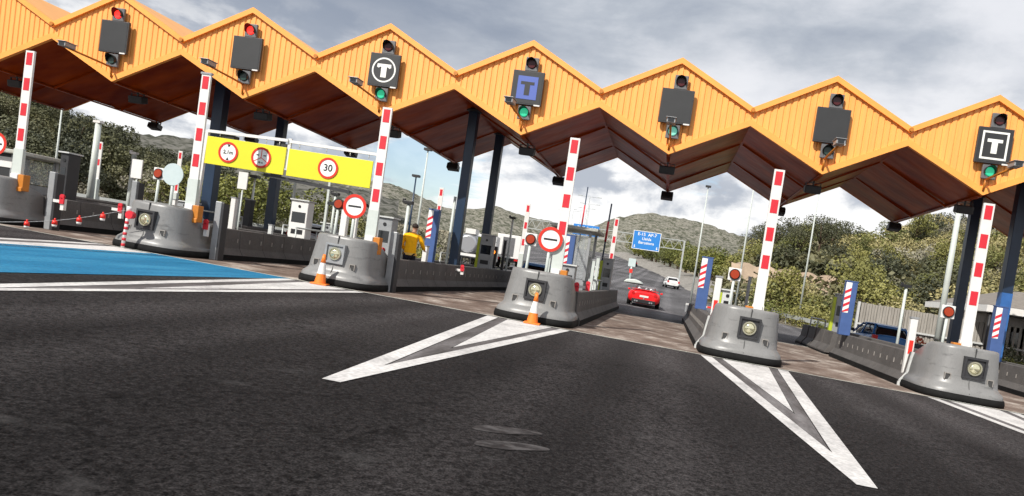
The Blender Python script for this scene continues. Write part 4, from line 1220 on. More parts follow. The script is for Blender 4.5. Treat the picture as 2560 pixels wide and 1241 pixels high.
for (x, y, z, w, m_, lab) in [(-12.9, 8.2, 2.2, .3, 'grey_metal', 'grey cabinet post at the far end of the gantry island'), (-13.5, 10.4, 1.9, .22, 'white_paint', 'white post at the far end of the gantry island'), (-11.9, 7.0, 2.6, .1, 'navy_steel', 'thin dark post behind the white-topped machine'), (-18.2, 6.5, 2.5, .3, 'dark_metal', 'dark cabinet post behind the lantern chain'), (-17.2, 8.5, 2.0, .2, 'white_paint', 'far white post behind the lantern chain'), (-16.9, -1.2, 1.5, .16, 'white_dull', 'short white post between the two left guard posts'),
                              (-7.9, 4.3, 2.2, .14, 'white_paint', 'white post between the blue pillar and the navy column'), (-6.9, 8.3, 2.4, .12, 'dark_metal', 'thin dark post left of the amber signal'), (-8.4, 11.5, 2.0, .25, 'grey_metal', 'grey cabinet post behind the amber signal'), (-2.0, 2.2, 2.1, .12, 'pale_post', 'pale post at the near corner of the small booth'), (-3.0, 8.2, 2.2, .2, 'grey_metal', 'grey post just beyond the small booth'), (-2.1, 10.0, 1.7, .16, 'white_paint', 'white post at the far end of the small booth island')]:
    b = gz(x) + .15; h = z - b
    t = thing('island_post', lab, 'post', (x, y, b), group='posts on the islands')
    obj('shaft', MB().box(-w / 2, w / 2, -w / 2, w / 2, 0, h), m_, t, bevel=.01)
    obj('cap', MB().box(-w / 2 - .02, w / 2 + .02, -w / 2 - .02, w / 2 + .02, h, h + .04), 'grey_metal', t)
machine(-12.9, 3.4, 1.9, 'low grey machine on the gantry island beyond the white-topped one', 'grey_metal', w=.5)
machine(-2.35, -2.9, 1.6, 'low grey cabinet between the barred sign and the small booth', 'grey_metal', w=.45)
machine(-17.7, 1.6, 1.9, 'grey cabinet behind the lantern chain', 'grey_metal', w=.6)
machine(-8.0, 9.5, 2.3, 'pale cabinet at the far end of the worker island', 'white_dull', w=.6)


# booths
def booth(x, y, zt, wx, wy, label, glass='glass_dark'):
    b = gz(x) + .15; h = zt - b
    t = thing('toll_booth', label, 'booth', (x, y, b), group='toll booths')
    mb = MB(); mb.box(-wx / 2, wx / 2, -wy / 2, wy / 2, 0, .95)
    for sx_ in (-1, 1):
        for sy_ in (-1, 1): mb.box(sx_ * wx / 2 - .05, sx_ * wx / 2 + .05, sy_ * wy / 2 - .05, sy_ * wy / 2 + .05, .95, h - .12)
    obj('walls', mb, 'grey_metal', t)
    mb = MB(); mb.box(-wx / 2 - .3, wx / 2 + .3, -wy / 2 - .3, wy / 2 + .3, h - .12, h); obj('roof', mb, 'kerb_pale', t, bevel=.03)
    for (a, c, d, e_) in ((-wx / 2 + .06, wx / 2 - .06, -wy / 2 - .01, -wy / 2 + .01), (-wx / 2 + .06, wx / 2 - .06, wy / 2 - .01, wy / 2 + .01)):
        mb = MB(); mb.box(a, c, d, e_, .98, h - .2); obj('window', mb, 'booth_glass', t)
    for sx_ in (-1, 1):
        mb = MB(); mb.box(sx_ * wx / 2 - .01, sx_ * wx / 2 + .01, -wy / 2 + .06, wy / 2 - .06, .98, h - .2); obj('window', mb, 'booth_glass', t)
    return t


m = bpy.data.materials.new('booth_glass'); nt_, N_, L_, P_g = nodes(m)
P_g.inputs['Base Color'].default_value = (.8, .85, .86, 1); P_g.inputs['Roughness'].default_value = .05; P_g.inputs['Alpha'].default_value = .12
M['booth_glass'] = m
booth(-3.15, 4.2, 3.17, 1.25, 2.2, 'small flat-roofed toll booth behind the island left of the red car')
t = booth(-19.3, -4.1, 2.55, 1.0, 1.5, 'grey toll booth with dark windows at the left edge')
mb = MB(); mb.box(-.45, .5, -.78, -.762, .2, 1.9); obj('dark_panel', mb, 'screen_grey', t)
obj('notice', MB().box(.0, .5, -.81, -.79, 1.35, 1.65), 'white_paint', t); obj('notice', MB().box(-.1, .5, -.81, -.79, .7, .95), 'white_paint', t)

# ------------------------------------------------------------------ yellow gantry
GX0, GX1, GY = -12.98, -7.95, -4.8
t = thing('yellow_gantry', 'yellow headroom gantry with three round signs over the blue lane', 'gantry', (0, GY, 0), (0, math.atan(.012), 0))
mb = MB()
mb.beam((GX0, 0, 3.72), (-10.56, 0, 3.78), .07, .08); mb.beam((-10.5, 0, 3.76), (GX1 + .05, 0, 3.76), .07, .08)
mb.beam((GX1 + .04, .05, .9), (GX1 + .1, .05, 3.78), .1, .1); mb.beam((GX0 - .1, .05, .9), (GX0 - .04, .05, 3.74), .1, .1)
mb.beam((-10.53, .06, 3.0), (-10.53, .06, 3.85), .09, .06)
for x in (-12.6, -11.9, -11.2, -10.8, -10.2, -9.4, -8.7, -8.15): mb.cyl((x, 0, 3.62), (x, 0, 3.74), .012, seg=6)
obj('frame', mb, 'white_paint', t)
for (a, b, zl_, zh) in ((GX0 + .02, -10.57, 2.8, 3.58), (-10.48, GX1 - .05, 2.8, 3.56)):
    mb = MB(); mb.box(a, b, -.02, .02, zl_, zh); obj('yellow_panel', mb, 'sign_yellow', t, bevel=.005)
mb = MB(); mb.box(-12.6, -12.2, .03, .3, 3.6, 3.7); mb.box(-10.9, -10.6, .03, .3, 3.58, 3.68); mb.beam((-11.2, .1, 2.74), (-8.6, .1, 2.62), .05, .09); obj('bracket', mb, 'dark_metal', t)
for (cx, cz, kind) in ((-12.27, 3.2, 'h'), (-11.27, 3.19, 'd'), (-9.27, 3.18, 's')):
    mb = MB(); mb.cyl((cx, -.034, cz), (cx, -.022, cz), .29, seg=36, smooth=False); f = obj('sign_face', mb, 'sign_white', t)
    mb = MB(); mb.ring(cx, cz, .235, .295, -.044, -.035, seg=36)
    if kind == 'd':
        for a in (90, 210, 330):
            p = Vector((math.cos(R(a)), 0, math.sin(R(a)))); q = Vector((-p.z, 0, p.x)) * .009
            c0 = Vector((cx, 0, cz)); e1 = c0 + p * .235
            mb.prism([(w_.x, w_.z) for w_ in (c0 + q, c0 - q, e1 - q, e1 + q)], -.041, -.035)
    obj('red_rim', mb, 'sign_red', f)
    mb = MB()
    if kind == 'h':
        mb.prism([(cx - .045, cz + .22), (cx, cz + .14), (cx + .045, cz + .22)], -.04, -.0345); mb.prism([(cx, cz - .14), (cx - .045, cz - .22), (cx + .045, cz - .22)], -.04, -.0345)
        obj('arrowheads', mb, 'black_plastic', f)
    if kind == 'd':
        for (ax, az) in ((-.11, .06), (.10, .06)): mb.box(cx + ax - .038, cx + ax + .038, -.04, -.0345, cz + az - .01, cz + az + .02)
        obj('car_symbols', mb, 'black_plastic', f)
    if kind == 's': text('lettering', '30', .27, 'black_plastic', f, (cx, -.038, cz))
    if kind == 'h': text('lettering', '2,1m', .15, 'black_plastic', f, (cx, -.038, cz))
    if kind == 'd': text('lettering', '70 m', .07, 'black_plastic', f, (cx, -.038, cz - .14))

# ------------------------------------------------------------------ cones, striped post, chain
def cone(label, x, y, rz=0, tilt=0):
    t = thing('traffic_cone', label, 'cone', (x, y, gz(x) + .01), (tilt, .03, rz), group='traffic cones')
    mb = MB(); mb.box(-.19, .19, -.19, .19, 0, .035); obj('base', mb, 'cone_orange', t, bevel=.01)
    H = .74
    def rad_(z): return .135 + (.03 - .135) * (z - .035) / (H - .035)
    mb = MB(); mb.cyl((0, 0, .035), (0, 0, .26), rad_(.035), rad_(.26), 20, caps=False); obj('cone_foot', mb, 'cone_orange', t); mb = MB(); mb.cyl((0, 0, .53), (0, 0, H), rad_(.53), rad_(H), 20); obj('cone_tip', mb, 'cone_orange', t)
    mb = MB(); mb.cyl((0, 0, .26), (0, 0, .53), rad_(.26) + .002, rad_(.53) + .002, 20, caps=False); obj('white_sleeve', mb, 'white_paint', t)


cone('orange cone with white sleeve in front of the nose by the blue lane end', -7.68, -7.62, .2)
cone('orange cone with white sleeve in front of the nose left of the red car', -2.38, -7.66, .1)
x = -12.9
t = thing('striped_post', 'thin red and white striped post with red lamp beside the blue lane', 'post', (x, -7.62, gz(x)), (0, .06, 0))
mb = MB(); mb.cyl((0, 0, 0), (0, 0, 1.0), .042, seg=12); mb.cyl((0, 0, .92), (0, 0, 1.06), .06, seg=12); obj('post_body', mb, 'white_paint', t)
for i in range(6): obj('red_band', MB().cyl((0, 0, .06 + i * .14), (0, 0, .13 + i * .14), .044, seg=12), 'red_paint', t)
mb = MB(); mb.cyl((.09, -.1, .86), (.09, .05, .86), .1, .09, 16); obj('red_lamp', mb, 'red_paint', t)
# chain and its lanterns
A = Vector((-16.5, -7.5, .52)); B = Vector((-12.93, -7.62, 1.3))
mb = MB(); prev = None
for i in range(25):
    u = i / 24; p = A.lerp(B, u); p.z -= .10 * math.sin(PI * u)
    if prev is not None: mb.cyl(prev, p, .008, seg=5)
    prev = p
obj('chain', mb, 'grey_metal', label='thin sagging chain closing the lane at the far left', category='chain')
for i, u in enumerate((.24, .46, .65, .83)):
    p = A.lerp(B, u); p.z -= .10 * math.sin(PI * u)
    t = thing('warning_lantern', ['leftmost', 'second', 'third', 'rightmost'][i] + ' red lantern hanging on the lane chain', 'lantern', p, (0, 0, i * .7), group='red lanterns on the chain')
    mb = MB(); mb.cyl((0, 0, -.1), (0, 0, .01), .065, .05, 12); mb.cyl((0, 0, .01), (0, 0, .06), .02, seg=8); obj('lantern_body', mb, 'red_bright', t)
    mb = MB(); mb.cyl((0, 0, -.16), (0, 0, -.1), .05, .06, 12); obj('white_cap', mb, 'white_paint', t)
# pole line of small barrier in front of hatchback lane: a low red-white rail
t = thing('far_barrier', 'low red and white barrier beam lying across the far lane', 'barrier', (4.2, 24, gz(4.2, 24) + .5))
mb = MB(); mb.box(-2.2, 2.6, -.04, .04, .0, .12); obj('beam', mb, 'white_dull', t)
for q in range(4): obj('red_band', MB().box(-2.0 + q * 1.2, -1.45 + q * 1.2, -.048, -.041, .005, .115), 'red_bright', t)
mb = MB(); mb.box(-2.2, -2.1, -.05, .05, -.5, 0); mb.box(2.4, 2.5, -.05, .05, -.5, 0); obj('feet', mb, 'grey_metal', t)

# ------------------------------------------------------------------ vehicles
def sring(y, hw, z0, z1, p=3.2, n=20, cx=0):
    cz = (z0 + z1) / 2; hz = (z1 - z0) / 2; out_ = []
    for i in range(n):
        a = 2 * PI * i / n + PI / n
        c, s_ = math.cos(a), math.sin(a)
        out_.append((cx + hw * math.copysign(abs(c) ** (2 / p), c), y, cz + hz * math.copysign(abs(s_) ** (2 / p), s_)))
    return out_


def wheel(t, x, y, r, w):
    mb = MB(); mb.cyl((x - w / 2, y, r), (x + w / 2, y, r), r, seg=20); o = obj('wheel', mb, 'tyre', t)
    mb = MB(); s_ = 1 if x > 0 else -1; mb.cyl((x + s_ * w / 2, y, r), (x + s_ * (w / 2 + .012), y, r), r * .62, seg=14); obj('rim', mb, 'rim', o)


def car(label, paint, loc, rz=0, kind='hatch', group=None):
    t = thing('parked_car' if kind == 'x' else ('sports_car' if kind == 'sport' else 'car'), label, 'car', loc, (0, math.atan(SL) if loc[1] < 25 else 0, rz), group)
    if kind == 'sport':
        rings = [sring(-2.2, .70, .35, .80), sring(-2.12, .90, .24, .93), sring(-1.9, .96, .16, 1.0), sring(-1.3, .97, .14, .98), sring(-.6, .94, .14, .84), sring(.3, .92, .14, .80), sring(1.2, .95, .14, .82), sring(1.7, .93, .16, .74), sring(2.15, .82, .2, .56), sring(2.27, .6, .26, .46)]
    elif kind == 'hatch':
        rings = [sring(-1.98, .68, .34, .95), sring(-1.93, .82, .24, 1.02), sring(-1.6, .87, .18, 1.04), sring(-.6, .88, .17, .98), sring(.5, .88, .17, .96), sring(1.2, .87, .18, .92), sring(1.75, .82, .2, .80), sring(1.98, .66, .26, .66)]
    else:
        rings = [sring(-2.2, .70, .34, .92), sring(-2.12, .84, .24, 1.0), sring(-1.6, .88, .18, 1.02), sring(-.6, .89, .17, .96), sring(.5, .89, .17, .94), sring(1.3, .88, .18, .9), sring(2.0, .82, .2, .76), sring(2.2, .66, .26, .6)]
    mb = MB(); mb.loft(rings); obj('body', mb, paint, t)
    if kind == 'sport':
        mb = MB(); mb.loft([sring(-.75, .62, .8, 1.0, 3), sring(-.55, .66, .8, 1.04, 3), sring(.1, .7, .74, .86, 3), sring(.3, .7, .74, .8, 3)]); obj('cockpit', mb, 'black_plastic', t)
        mb = MB()
        mb.beam((-.72, .75, .8), (-.56, .25, 1.19), .05, .05); mb.beam((.72, .75, .8), (.56, .25, 1.19), .05, .05); mb.beam((-.58, .25, 1.19), (.58, .25, 1.19), .05, .05)
        obj('windscreen_frame', mb, 'car_silver', t)
        mb = MB(); mb.quad((-.72, .73, .8), (.72, .73, .8), (.56, .25, 1.17), (-.56, .25, 1.17)); obj('windscreen', mb, 'booth_glass', t)
        for sx_ in (-1, 1):
            mb = MB(); mb.cyl((sx_ * .36, -.62, 1.0), (sx_ * .36, -.52, 1.0), .12, seg=14); mb.box(sx_ * .36 - .16, sx_ * .36 + .16, -.62, -.5, .7, 1.0); obj('seat', mb, 'car_silver', t, bevel=.03)
            mb = MB(); mb.box(min(sx_ * .95, sx_ * 1.1), max(sx_ * .95, sx_ * 1.1), .3, .42, .86, .97); obj('mirror', mb, paint, t, bevel=.02)
    else:
        zr = 1.44
        yb = -1.85 if kind == 'hatch' else -1.5
        cab = [(yb, .68, .98, 1.0), (yb + .28, .60, .95, zr - .06), (yb + .9, .60, .92, zr), (.1, .58, .92, zr - .01), (.45, .60, .9, zr - .12), (1.05, .70, .9, .96)]
        mb = MB(); mb.loft([sring(y, hw, z0, z1, 4) for (y, hw, z0, z1) in cab]); obj('glasshouse', mb, 'glass_dark', t)
        mb = MB(); mb.loft([sring(y, hw, z0, z1, 5) for (y, hw, z0, z1) in [(yb + .2, .57, zr - .12, zr - .055), (yb + .3, .6, zr - .07, zr - .02), (yb + .9, .62, zr - .06, zr + .025), (.1, .6, zr - .06, zr + .015), (.4, .58, zr - .14, zr - .08)]]); obj('roof', mb, paint, t)
        mb = MB()
        for sx_ in (-1, 1):
            mb.beam((sx_ * .74, yb + .05, .98), (sx_ * .61, yb + .42, zr - .03), .09, .07); mb.beam((sx_ * .80, 1.0, .92), (sx_ * .6, .32, zr - .06), .06, .06); mb.beam((sx_ * .82, -.3, .92), (sx_ * .63, -.3, zr - .02), .05, .06)
        obj('pillars', mb, paint, t)
        for sx_ in (-1, 1):
            mb = MB(); mb.box(min(sx_ * .86, sx_ * 1.02), max(sx_ * .86, sx_ * 1.02), .62, .74, .94, 1.08); obj('mirror', mb, 'black_plastic', t, bevel=.03)
    yb = rings[0][0][1]
    for sx_ in (-1, 1):
        if kind == 'sport':
            mb = MB(); mb.cyl((sx_ * .66, yb + .12, .74), (sx_ * .66, yb - .01, .74), .1, seg=14)
        else:
            mb = MB(); mb.box(min(sx_ * .6, sx_ * .82), max(sx_ * .6, sx_ * .82), yb - .01, yb + .14, .7, .96)
        obj('tail_light', mb, 'tail_red' if kind != 'sport' else 'tail_red', t)
        for y in (-1.35, 1.35): wheel(t, sx_ * (.86 if kind == 'sport' else .8), y, .33 if kind == 'sport' else .31, .24)
    mb = MB(); mb.box(-.7, .7, yb - .04, yb + .12, .2, .43 if kind == 'sport' else .36); obj('bumper', mb, 'black_plastic', t, bevel=.02)
    mb = MB(); mb.box(-.26, .26, yb - .03 if kind != 'sport' else yb - .03, yb + .02, .56, .67); obj('number_plate', mb, 'white_paint', t)
    if kind == 'sport':
        for x_ in (-.5, -.38, .38, .5): obj('exhaust', MB().cyl((x_, yb - .07, .3), (x_, yb + .05, .3), .05, seg=10), 'car_silver', t)
        mb = MB(); mb.prism([(-.03, .48), (0, .44), (.03, .48), (.025, .54), (-.025, .54)], yb - .05, yb - .035); obj('badge', mb, 'car_silver', t)
        mb = MB(); mb.box(-.8, .8, yb + .06, yb + .3, .985, 1.02); obj('spoiler', mb, paint, t, bevel=.01)
    return t


car('red open-top sports car seen from behind leaving the lane', 'car_red', (-.68, 21.3, gz(-.6, 21.3) + .01), R(1), 'sport')
car('blue hatchback with dark rear window behind the right lane wall', 'car_blue', (10.15, 9.3, gz(10) + .01), R(1.5), 'hatch')
car('blue car roof just showing behind the nose left of the red car', 'car_blue', (-5.0, 8.6, gz(-5) + .01), 0, 'hatch')
car('white car on the far road right of the red car', 'car_white', (1.1, 76, gz(1.1, 76) + .01), R(8), 'sedan')
car('small dark car farthest away on the climbing road', 'car_dark', (-9.0, 170, gz(-9, 170) + .01), R(10), 'sedan')
car('white car on the road seen through the small booth', 'car_white', (-7.2, 58, gz(-7.2, 58) + .01), R(10), 'sedan')


car('silver car waiting beyond the left lanes, seen low under the gantry', 'car_silver', (-16.2, 9.6, gz(-16) + .01), R(2), 'hatch')


def lorry(label, x, y, kind):
    t = thing('tanker_lorry' if kind == 'tank' else 'box_lorry', label, 'lorry', (x, y, gz(x, y)), (0, 0, R(4)))
    if kind == 'tank':
        mb = MB(); mb.cyl((0, -3.5, 1.75), (0, 3, 1.75), .85, seg=24); mb.cyl((0, -3.7, 1.75), (0, -3.5, 1.75), .6, .85, 24); obj('tank', mb, 'car_silver', t)
        obj('rear_bumper', MB().box(-.9, .9, -3.8, -3.6, .75, .98), 'white_paint', t); obj('manhole', MB().box(-.3, .5, -3.6, -2.2, 2.55, 2.95), 'white_paint', t)
        mb = MB(); mb.box(-.4, .4, -3.6, 3.2, .6, .9); obj('chassis', mb, 'dark_metal', t)
        mb = MB(); mb.box(-1.1, 1.1, 3.4, 5.2, .6, 2.9); obj('cab', mb, 'white_paint', t, bevel=.1)
        ws = (-2.6, -1.4, 4.2)
    else:
        mb = MB(); mb.box(-1.1, 1.1, -3.4, 3.2, .95, 3.1); obj('cargo_box', mb, 'white_paint', t, bevel=.04)
        mb = MB(); mb.box(-.55, .55, -3.44, -3.41, 1.15, 2.85); mb.box(-.01, .01, -3.45, -3.44, 1.1, 2.9); obj('rear_door', mb, 'light_box', t)
        mb = MB(); mb.box(-.45, .45, -3.4, 3.4, .6, .93); obj('chassis', mb, 'dark_metal', t)
        mb = MB(); mb.box(-1.1, 1.1, 3.5, 5.1, .6, 2.8); obj('cab', mb, 'white_paint', t, bevel=.1)
        mb = MB(); mb.box(-1.05, -.7, -3.46, -3.41, .75, .92); mb.box(.7, 1.05, -3.46, -3.41, .75, .92); obj('tail_light', mb, 'tail_red', t)
        ws = (-2.3, 4.2)
    for y_ in ws:
        for sx_ in (-1, 1): wheel(t, sx_ * .92, y_, .48, .3)
    return t


lorry('silver tanker lorry seen from behind, right of the navy column', -15.6, 36, 'tank')
lorry('white box lorry behind the amber lane light', -14.6, 46, 'box')
# amber lane light in front of the lorry
x, y = -7.6, 9.2
t = thing('amber_signal', 'black signal with a lit amber light in front of the white lorry', 'traffic light', (x, y, gz(x) + .15))
mb = MB(); mb.box(-.17, .17, -.1, .1, .85, 1.75); obj('housing', mb, 'black_plastic', t, bevel=.02)
mb = MB(); mb.cyl((0, -.1, 1.48), (0, -.14, 1.48), .11, seg=16); obj('lens', mb, 'orange_lit', t)
mb = MB(); mb.cyl((0, 0, 0), (0, 0, .86), .05, seg=8); obj('post', mb, 'grey_metal', t)

# ------------------------------------------------------------------ far signs, lamps, fence, building
t = thing('direction_sign_gantry', 'blue motorway direction sign on a pale lattice gantry over the far road', 'gantry', (0, 88, 0))
mb = MB()
for z in (7.35, 8.75): mb.beam((-22, 0, z - .0), (2.25, 0, z), .12, .12)
for i in range(17):
    xa = -22 + i * 1.42; mb.beam((xa, 0, 7.35), (xa + .71, 0, 8.75), .06, .06); mb.beam((xa + .71, 0, 8.75), (xa + 1.42, 0, 7.35), .06, .06)
mb.beam((2.25, 0, 8.8), (2.25, 0, gz(2.25, 88)), .26, .26); mb.beam((-22, 0, 8.8), (-22, 0, gz(-22, 88)), .26, .26)
obj('truss', mb, 'galv', t)
mb = MB(); mb.box(-5.55, -1.35, -.25, -.15, 6.55, 9.35, 0); o = obj('sign_panel', mb, 'sign_blue', t, bevel=.02)
mb = MB()
for b in ((-5.55, -1.35, 9.27, 9.35), (-5.55, -1.35, 6.55, 6.63), (-5.55, -5.47, 6.63, 9.27), (-1.43, -1.35, 6.63, 9.27)): mb.box(b[0], b[1], -.27, -.255, b[2], b[3])
mb.prism([(-5.15, 6.75), (-5.0, 6.95), (-5.1, 6.95), (-5.1, 7.2), (-5.2, 7.2), (-5.2, 6.95), (-5.3, 6.95)], -.27, -.255); mb.prism([(-1.75, 6.75), (-1.6, 6.95), (-1.7, 6.95), (-1.7, 7.2), (-1.8, 7.2), (-1.8, 6.95), (-1.9, 6.95)], -.27, -.255)
obj('white_border', mb, 'sign_white', o)
text('lettering', 'E-15  AP-7', .66, 'sign_white', o, (-3.45, -.26, 8.85)); text('lettering', 'Lleida', .6, 'sign_white', o, (-3.45, -.26, 8.2)); text('lettering', 'Barcelona', .6, 'sign_white', o, (-3.45, -.26, 7.6))
t = thing('direction_sign', 'smaller blue motorway sign above the small booth, cut behind its roof', 'road sign', (-11.8, 80, 0))
mb = MB(); mb.box(-1.9, 1.8, -.25, -.15, 7.0, 8.5); o = obj('sign_panel', mb, 'sign_blue', t, bevel=.02)
mb = MB(); mb.beam((-1.4, 0, gz(-13.2, 80)), (-1.4, 0, 8.3), .2, .2); mb.beam((1.4, 0, gz(-10.4, 80)), (1.4, 0, 8.3), .2, .2); obj('posts', mb, 'galv', t)
text('lettering', 'C-32 Sud 1', .62, 'sign_white', o, (-.05, -.26, 8.0)); text('lettering', 'Tarragona', .55, 'sign_white', o, (-.05, -.26, 7.35))

for i, (x, y, zt, arm, lab) in enumerate([(2.7, 36, 9.9, 0, 'tall thin lamp post right of the direction sign'), (6.2, 35, 12.5, 0, 'tall thin lamp post behind the red-amber lamp right of the red car'), (11.3, 35.5, 13.0, 0, 'tall thin lamp post in front of the sandy bank'), (15.3, 16.6, 9.0, 0, 'thick pale mast left of the rightmost barrier arm'), (-15.2, 20, 7.6, 0, 'thin pale lamp post above the worker'), (-15.8, 20.2, 5.9, 0, 'thin dark lamp post left of the worker'), (-40, 20, 7.15, 1, 'pale lamp post with arm behind the left booth'), (-33.5, 15.5, 6.0, 0, 'thick white mast behind the lantern chain'), (-22.0, 13.0, 3.95, 0, 'slim pale mast below the yellow gantry')]):
    b = gz(x, y)
    t = thing('lamp_post', lab, 'lamp post', (x, y, b), group='lamp posts and masts'); h = zt - b
    r0 = {3: .17, 7: .2, 8: .09}.get(i, .085)
    mb = MB(); mb.cyl((0, 0, 0), (0, 0, h), r0, r0 * (.8 if i in (3, 7) else .5), 12); obj('mast', mb, 'pale_post' if i != 5 else 'navy_steel', t)
    mb = MB()
    if arm: mb.cyl((0, 0, h), (-1.6, -.2, h + .25), .05, seg=8); mb.box(-2.4, -1.5, -.35, -.05, h + .2, h + .34)
    else: mb.box(-.22, .22, -.18, .18, h, h + .14)
    obj('luminaire', mb, 'dark_metal' if i not in (7,) else 'white_paint', t)
rs = random.Random(2)
for i in range(6):
    y = 110 + i * 26; x = lerp_tab(XL, y) * .45 + lerp_tab(XR, y) * .55 - 4 + .0 * i
    b = gz(x, y); t = thing('twin_lamp_post', 'far twin-armed lamp post in the row on the central reservation', 'lamp post', (x, y, b), group='twin lamp posts along the far road')
    mb = MB(); mb.cyl((0, 0, 0), (0, 0, 12.5), .09, .06, 8); mb.cyl((-1.6, 0, 12.6), (1.6, 0, 12.6), .03, seg=6); obj('mast', mb, 'galv', t)
    obj('luminaire', MB().box(-2.2, -1.4, -.12, .12, 12.6, 12.7), 'galv', t); obj('luminaire', MB().box(1.4, 2.2, -.12, .12, 12.6, 12.7), 'galv', t)

# ribbed fence behind the right lanes
t = thing('ribbed_fence', 'weathered pale ribbed fence wall behind the blue hatchback', 'fence', (0, 0, 0))
mb = MB(); x0, x1, y0, y1 = 11.2, 20.5, 17.5, 17.8; n = 62
for i in range(n):
    xa = x0 + (x1 - x0) * i / n; xb = x0 + (x1 - x0) * (i + .86) / n; dy = .05 if i % 2 else 0
    mb.box(xa, xb, y0 - dy, y1, gz(xa) - .1, 2.35 - .012 * i * .0 + gz(xa) * .6 + rnd.uniform(-.02, .02))
obj('slats', mb, 'fence_slat', t)
mb = MB()
for i in range(5): xa = x0 + (x1 - x0) * i / 4; mb.box(xa - .06, xa + .06, y0 - .16, y0 - .07, gz(xa) - .1, 2.2)
mb.beam((x0, y0 - .12, 1.0), (x1, y0 - .12, .85), .06, .1)
obj('fence_frame', mb, 'white_dull', t)
# station building, right edge
t = thing('station_building', 'low building with grey roof and white fascia at the right edge', 'building', (20.5, 19.5, gz(20)))
mb = MB(); mb.box(-2.6, 8, -2.0, 4, 0, 3.1); obj('wall', mb, 'wall_light', t)
for i in range(4):
    mb = MB(); mb.box(-1.8 + i * 2.3, -.6 + i * 2.3, -2.03, -2.005, 1.1, 2.3); obj('window', mb, 'glass_dark', t)
mb = MB(); mb.box(-3.5, 9, -4.2, 5, 3.15, 3.5); obj('fascia', mb, 'white_paint', t)
mb = MB(); rr_ = [(-3.4, -4.1, 3.52), (8.9, -4.1, 3.52), (8.9, 4.9, 3.52), (-3.4, 4.9, 3.52), (-.5, -.5, 4.6), (6, -.5, 4.6), (6, 1.5, 4.6), (-.5, 1.5, 4.6)]
mb.v += rr_
for q in ((0, 1, 5, 4), (1, 2, 6, 5), (2, 3, 7, 6), (3, 0, 4, 7), (4, 5, 6, 7)): mb.face(q)
obj('roof', mb, 'roof_tile', t)
for i in range(5): obj('canopy_post', MB().cyl((-3.2 + i * 2.9, -4.0, 0), (-3.2 + i * 2.9, -4.0, 3.15), .07, seg=8), 'dark_metal', t)
# guard rail behind the right lanes
t = thing('guard_rail', 'galvanised guard rail along the foot of the right hill', 'guard rail', (0, 0, 0))
mb = MB(); pr_ = None
for i in range(12):
    y = 22 + i * 4; x = lerp_tab(XR, y) + 1.4
    p = Vector((x, y, gz(x, y) + .6))
    if pr_: mb.beam(pr_, p, .05, .3)
    pr_ = p
obj('rail', mb, 'galv', t)
mb = MB()
for i in range(12): y = 22 + i * 4; x = lerp_tab(XR, y) + 1.5; mb.box(x - .04, x + .04, y - .04, y + .04, gz(x, y) - .2, gz(x, y) + .7)
obj('rail_posts', mb, 'galv', t)
t = thing('guard_rail', 'galvanised guard rail left of the plaza behind the red lamp', 'guard rail', (0, 0, 0))
mb = MB(); mb.beam((-40, 22, gz(-40) + .65), (-26, 26, gz(-27) + .7), .05, .25); obj('rail', mb, 'galv', t)
mb = MB()
for i in range(8): u = i / 7; x = -40 + 14 * u; y = 22.1 + 4 * u; mb.box(x - .04, x + .04, y, y + .08, gz(x) - .2, gz(x) + .8)
obj('rail_posts', mb, 'galv', t)
# teal road sign island beyond the booth
t = thing('kerb_island_marker', 'pale green traffic island marker on the far road left of the red car', 'marker', (-3.6, 70, gz(-3.6, 70)))
mb = MB(); mb.prism([(-1.2, 0), (1.2, 0), (.9, .3), (.2, .5), (-.8, .4)], -3, 3); obj('island_block', mb, 'pale_post', t, bevel=.1)
mb = MB(); mb.cyl((-.5, -2, .3), (-.5, -2, 2.6), .12, seg=8); mb.box(-.95, -.05, -2.15, -2.05, 2.0, 3.0); obj('marker_plate', mb, 'pale_disc', t)
mb = MB(); mb.box(-.7, -.3, -2.17, -2.155, 1.2, 1.7); obj('red_plate', mb, 'red_bright', t)
# flower tubs by the fence
for i, x in enumerate((14.0, 14.9, 15.7)):
    t = thing('flower_tub', ['left', 'middle', 'right'][i] + ' flower tub in front of the ribbed fence', 'flower tub', (x, 15.5, gz(x)), group='flower tubs by the fence')
    mb = MB(); mb.cyl((0, 0, 0), (0, 0, .5), .28, .36, 12); obj('tub', mb, 'sand_bank', t)
    mb = leaf_cloud([(0, 0, .75, .42, .42, .4)], 150, .14, 5 + i); obj('flowers', mb, 'flowers' if i != 1 else 'leaf_garden', t)

# ------------------------------------------------------------------ person
def skin_mesh(name, pts, edges, mat_, parent, root=0, sub=2):
    me = bpy.data.meshes.new(name); me.from_pydata([p[:3] for p in pts], edges, []); me.materials.append(M[mat_])
    o = bpy.data.objects.new(name, me); COL.objects.link(o)
    if parent: o.parent = parent
    sm = o.modifiers.new('skin', 'SKIN'); sm.use_smooth_shade = True
    for i, p in enumerate(pts):
        r = p[3]; r = r if isinstance(r, tuple) else (r, r)
        me.skin_vertices[0].data[i].radius = r; me.skin_vertices[0].data[i].use_root = (i == root)
    ss = o.modifiers.new('sub', 'SUBSURF'); ss.levels = sub; ss.render_levels = sub
    return o


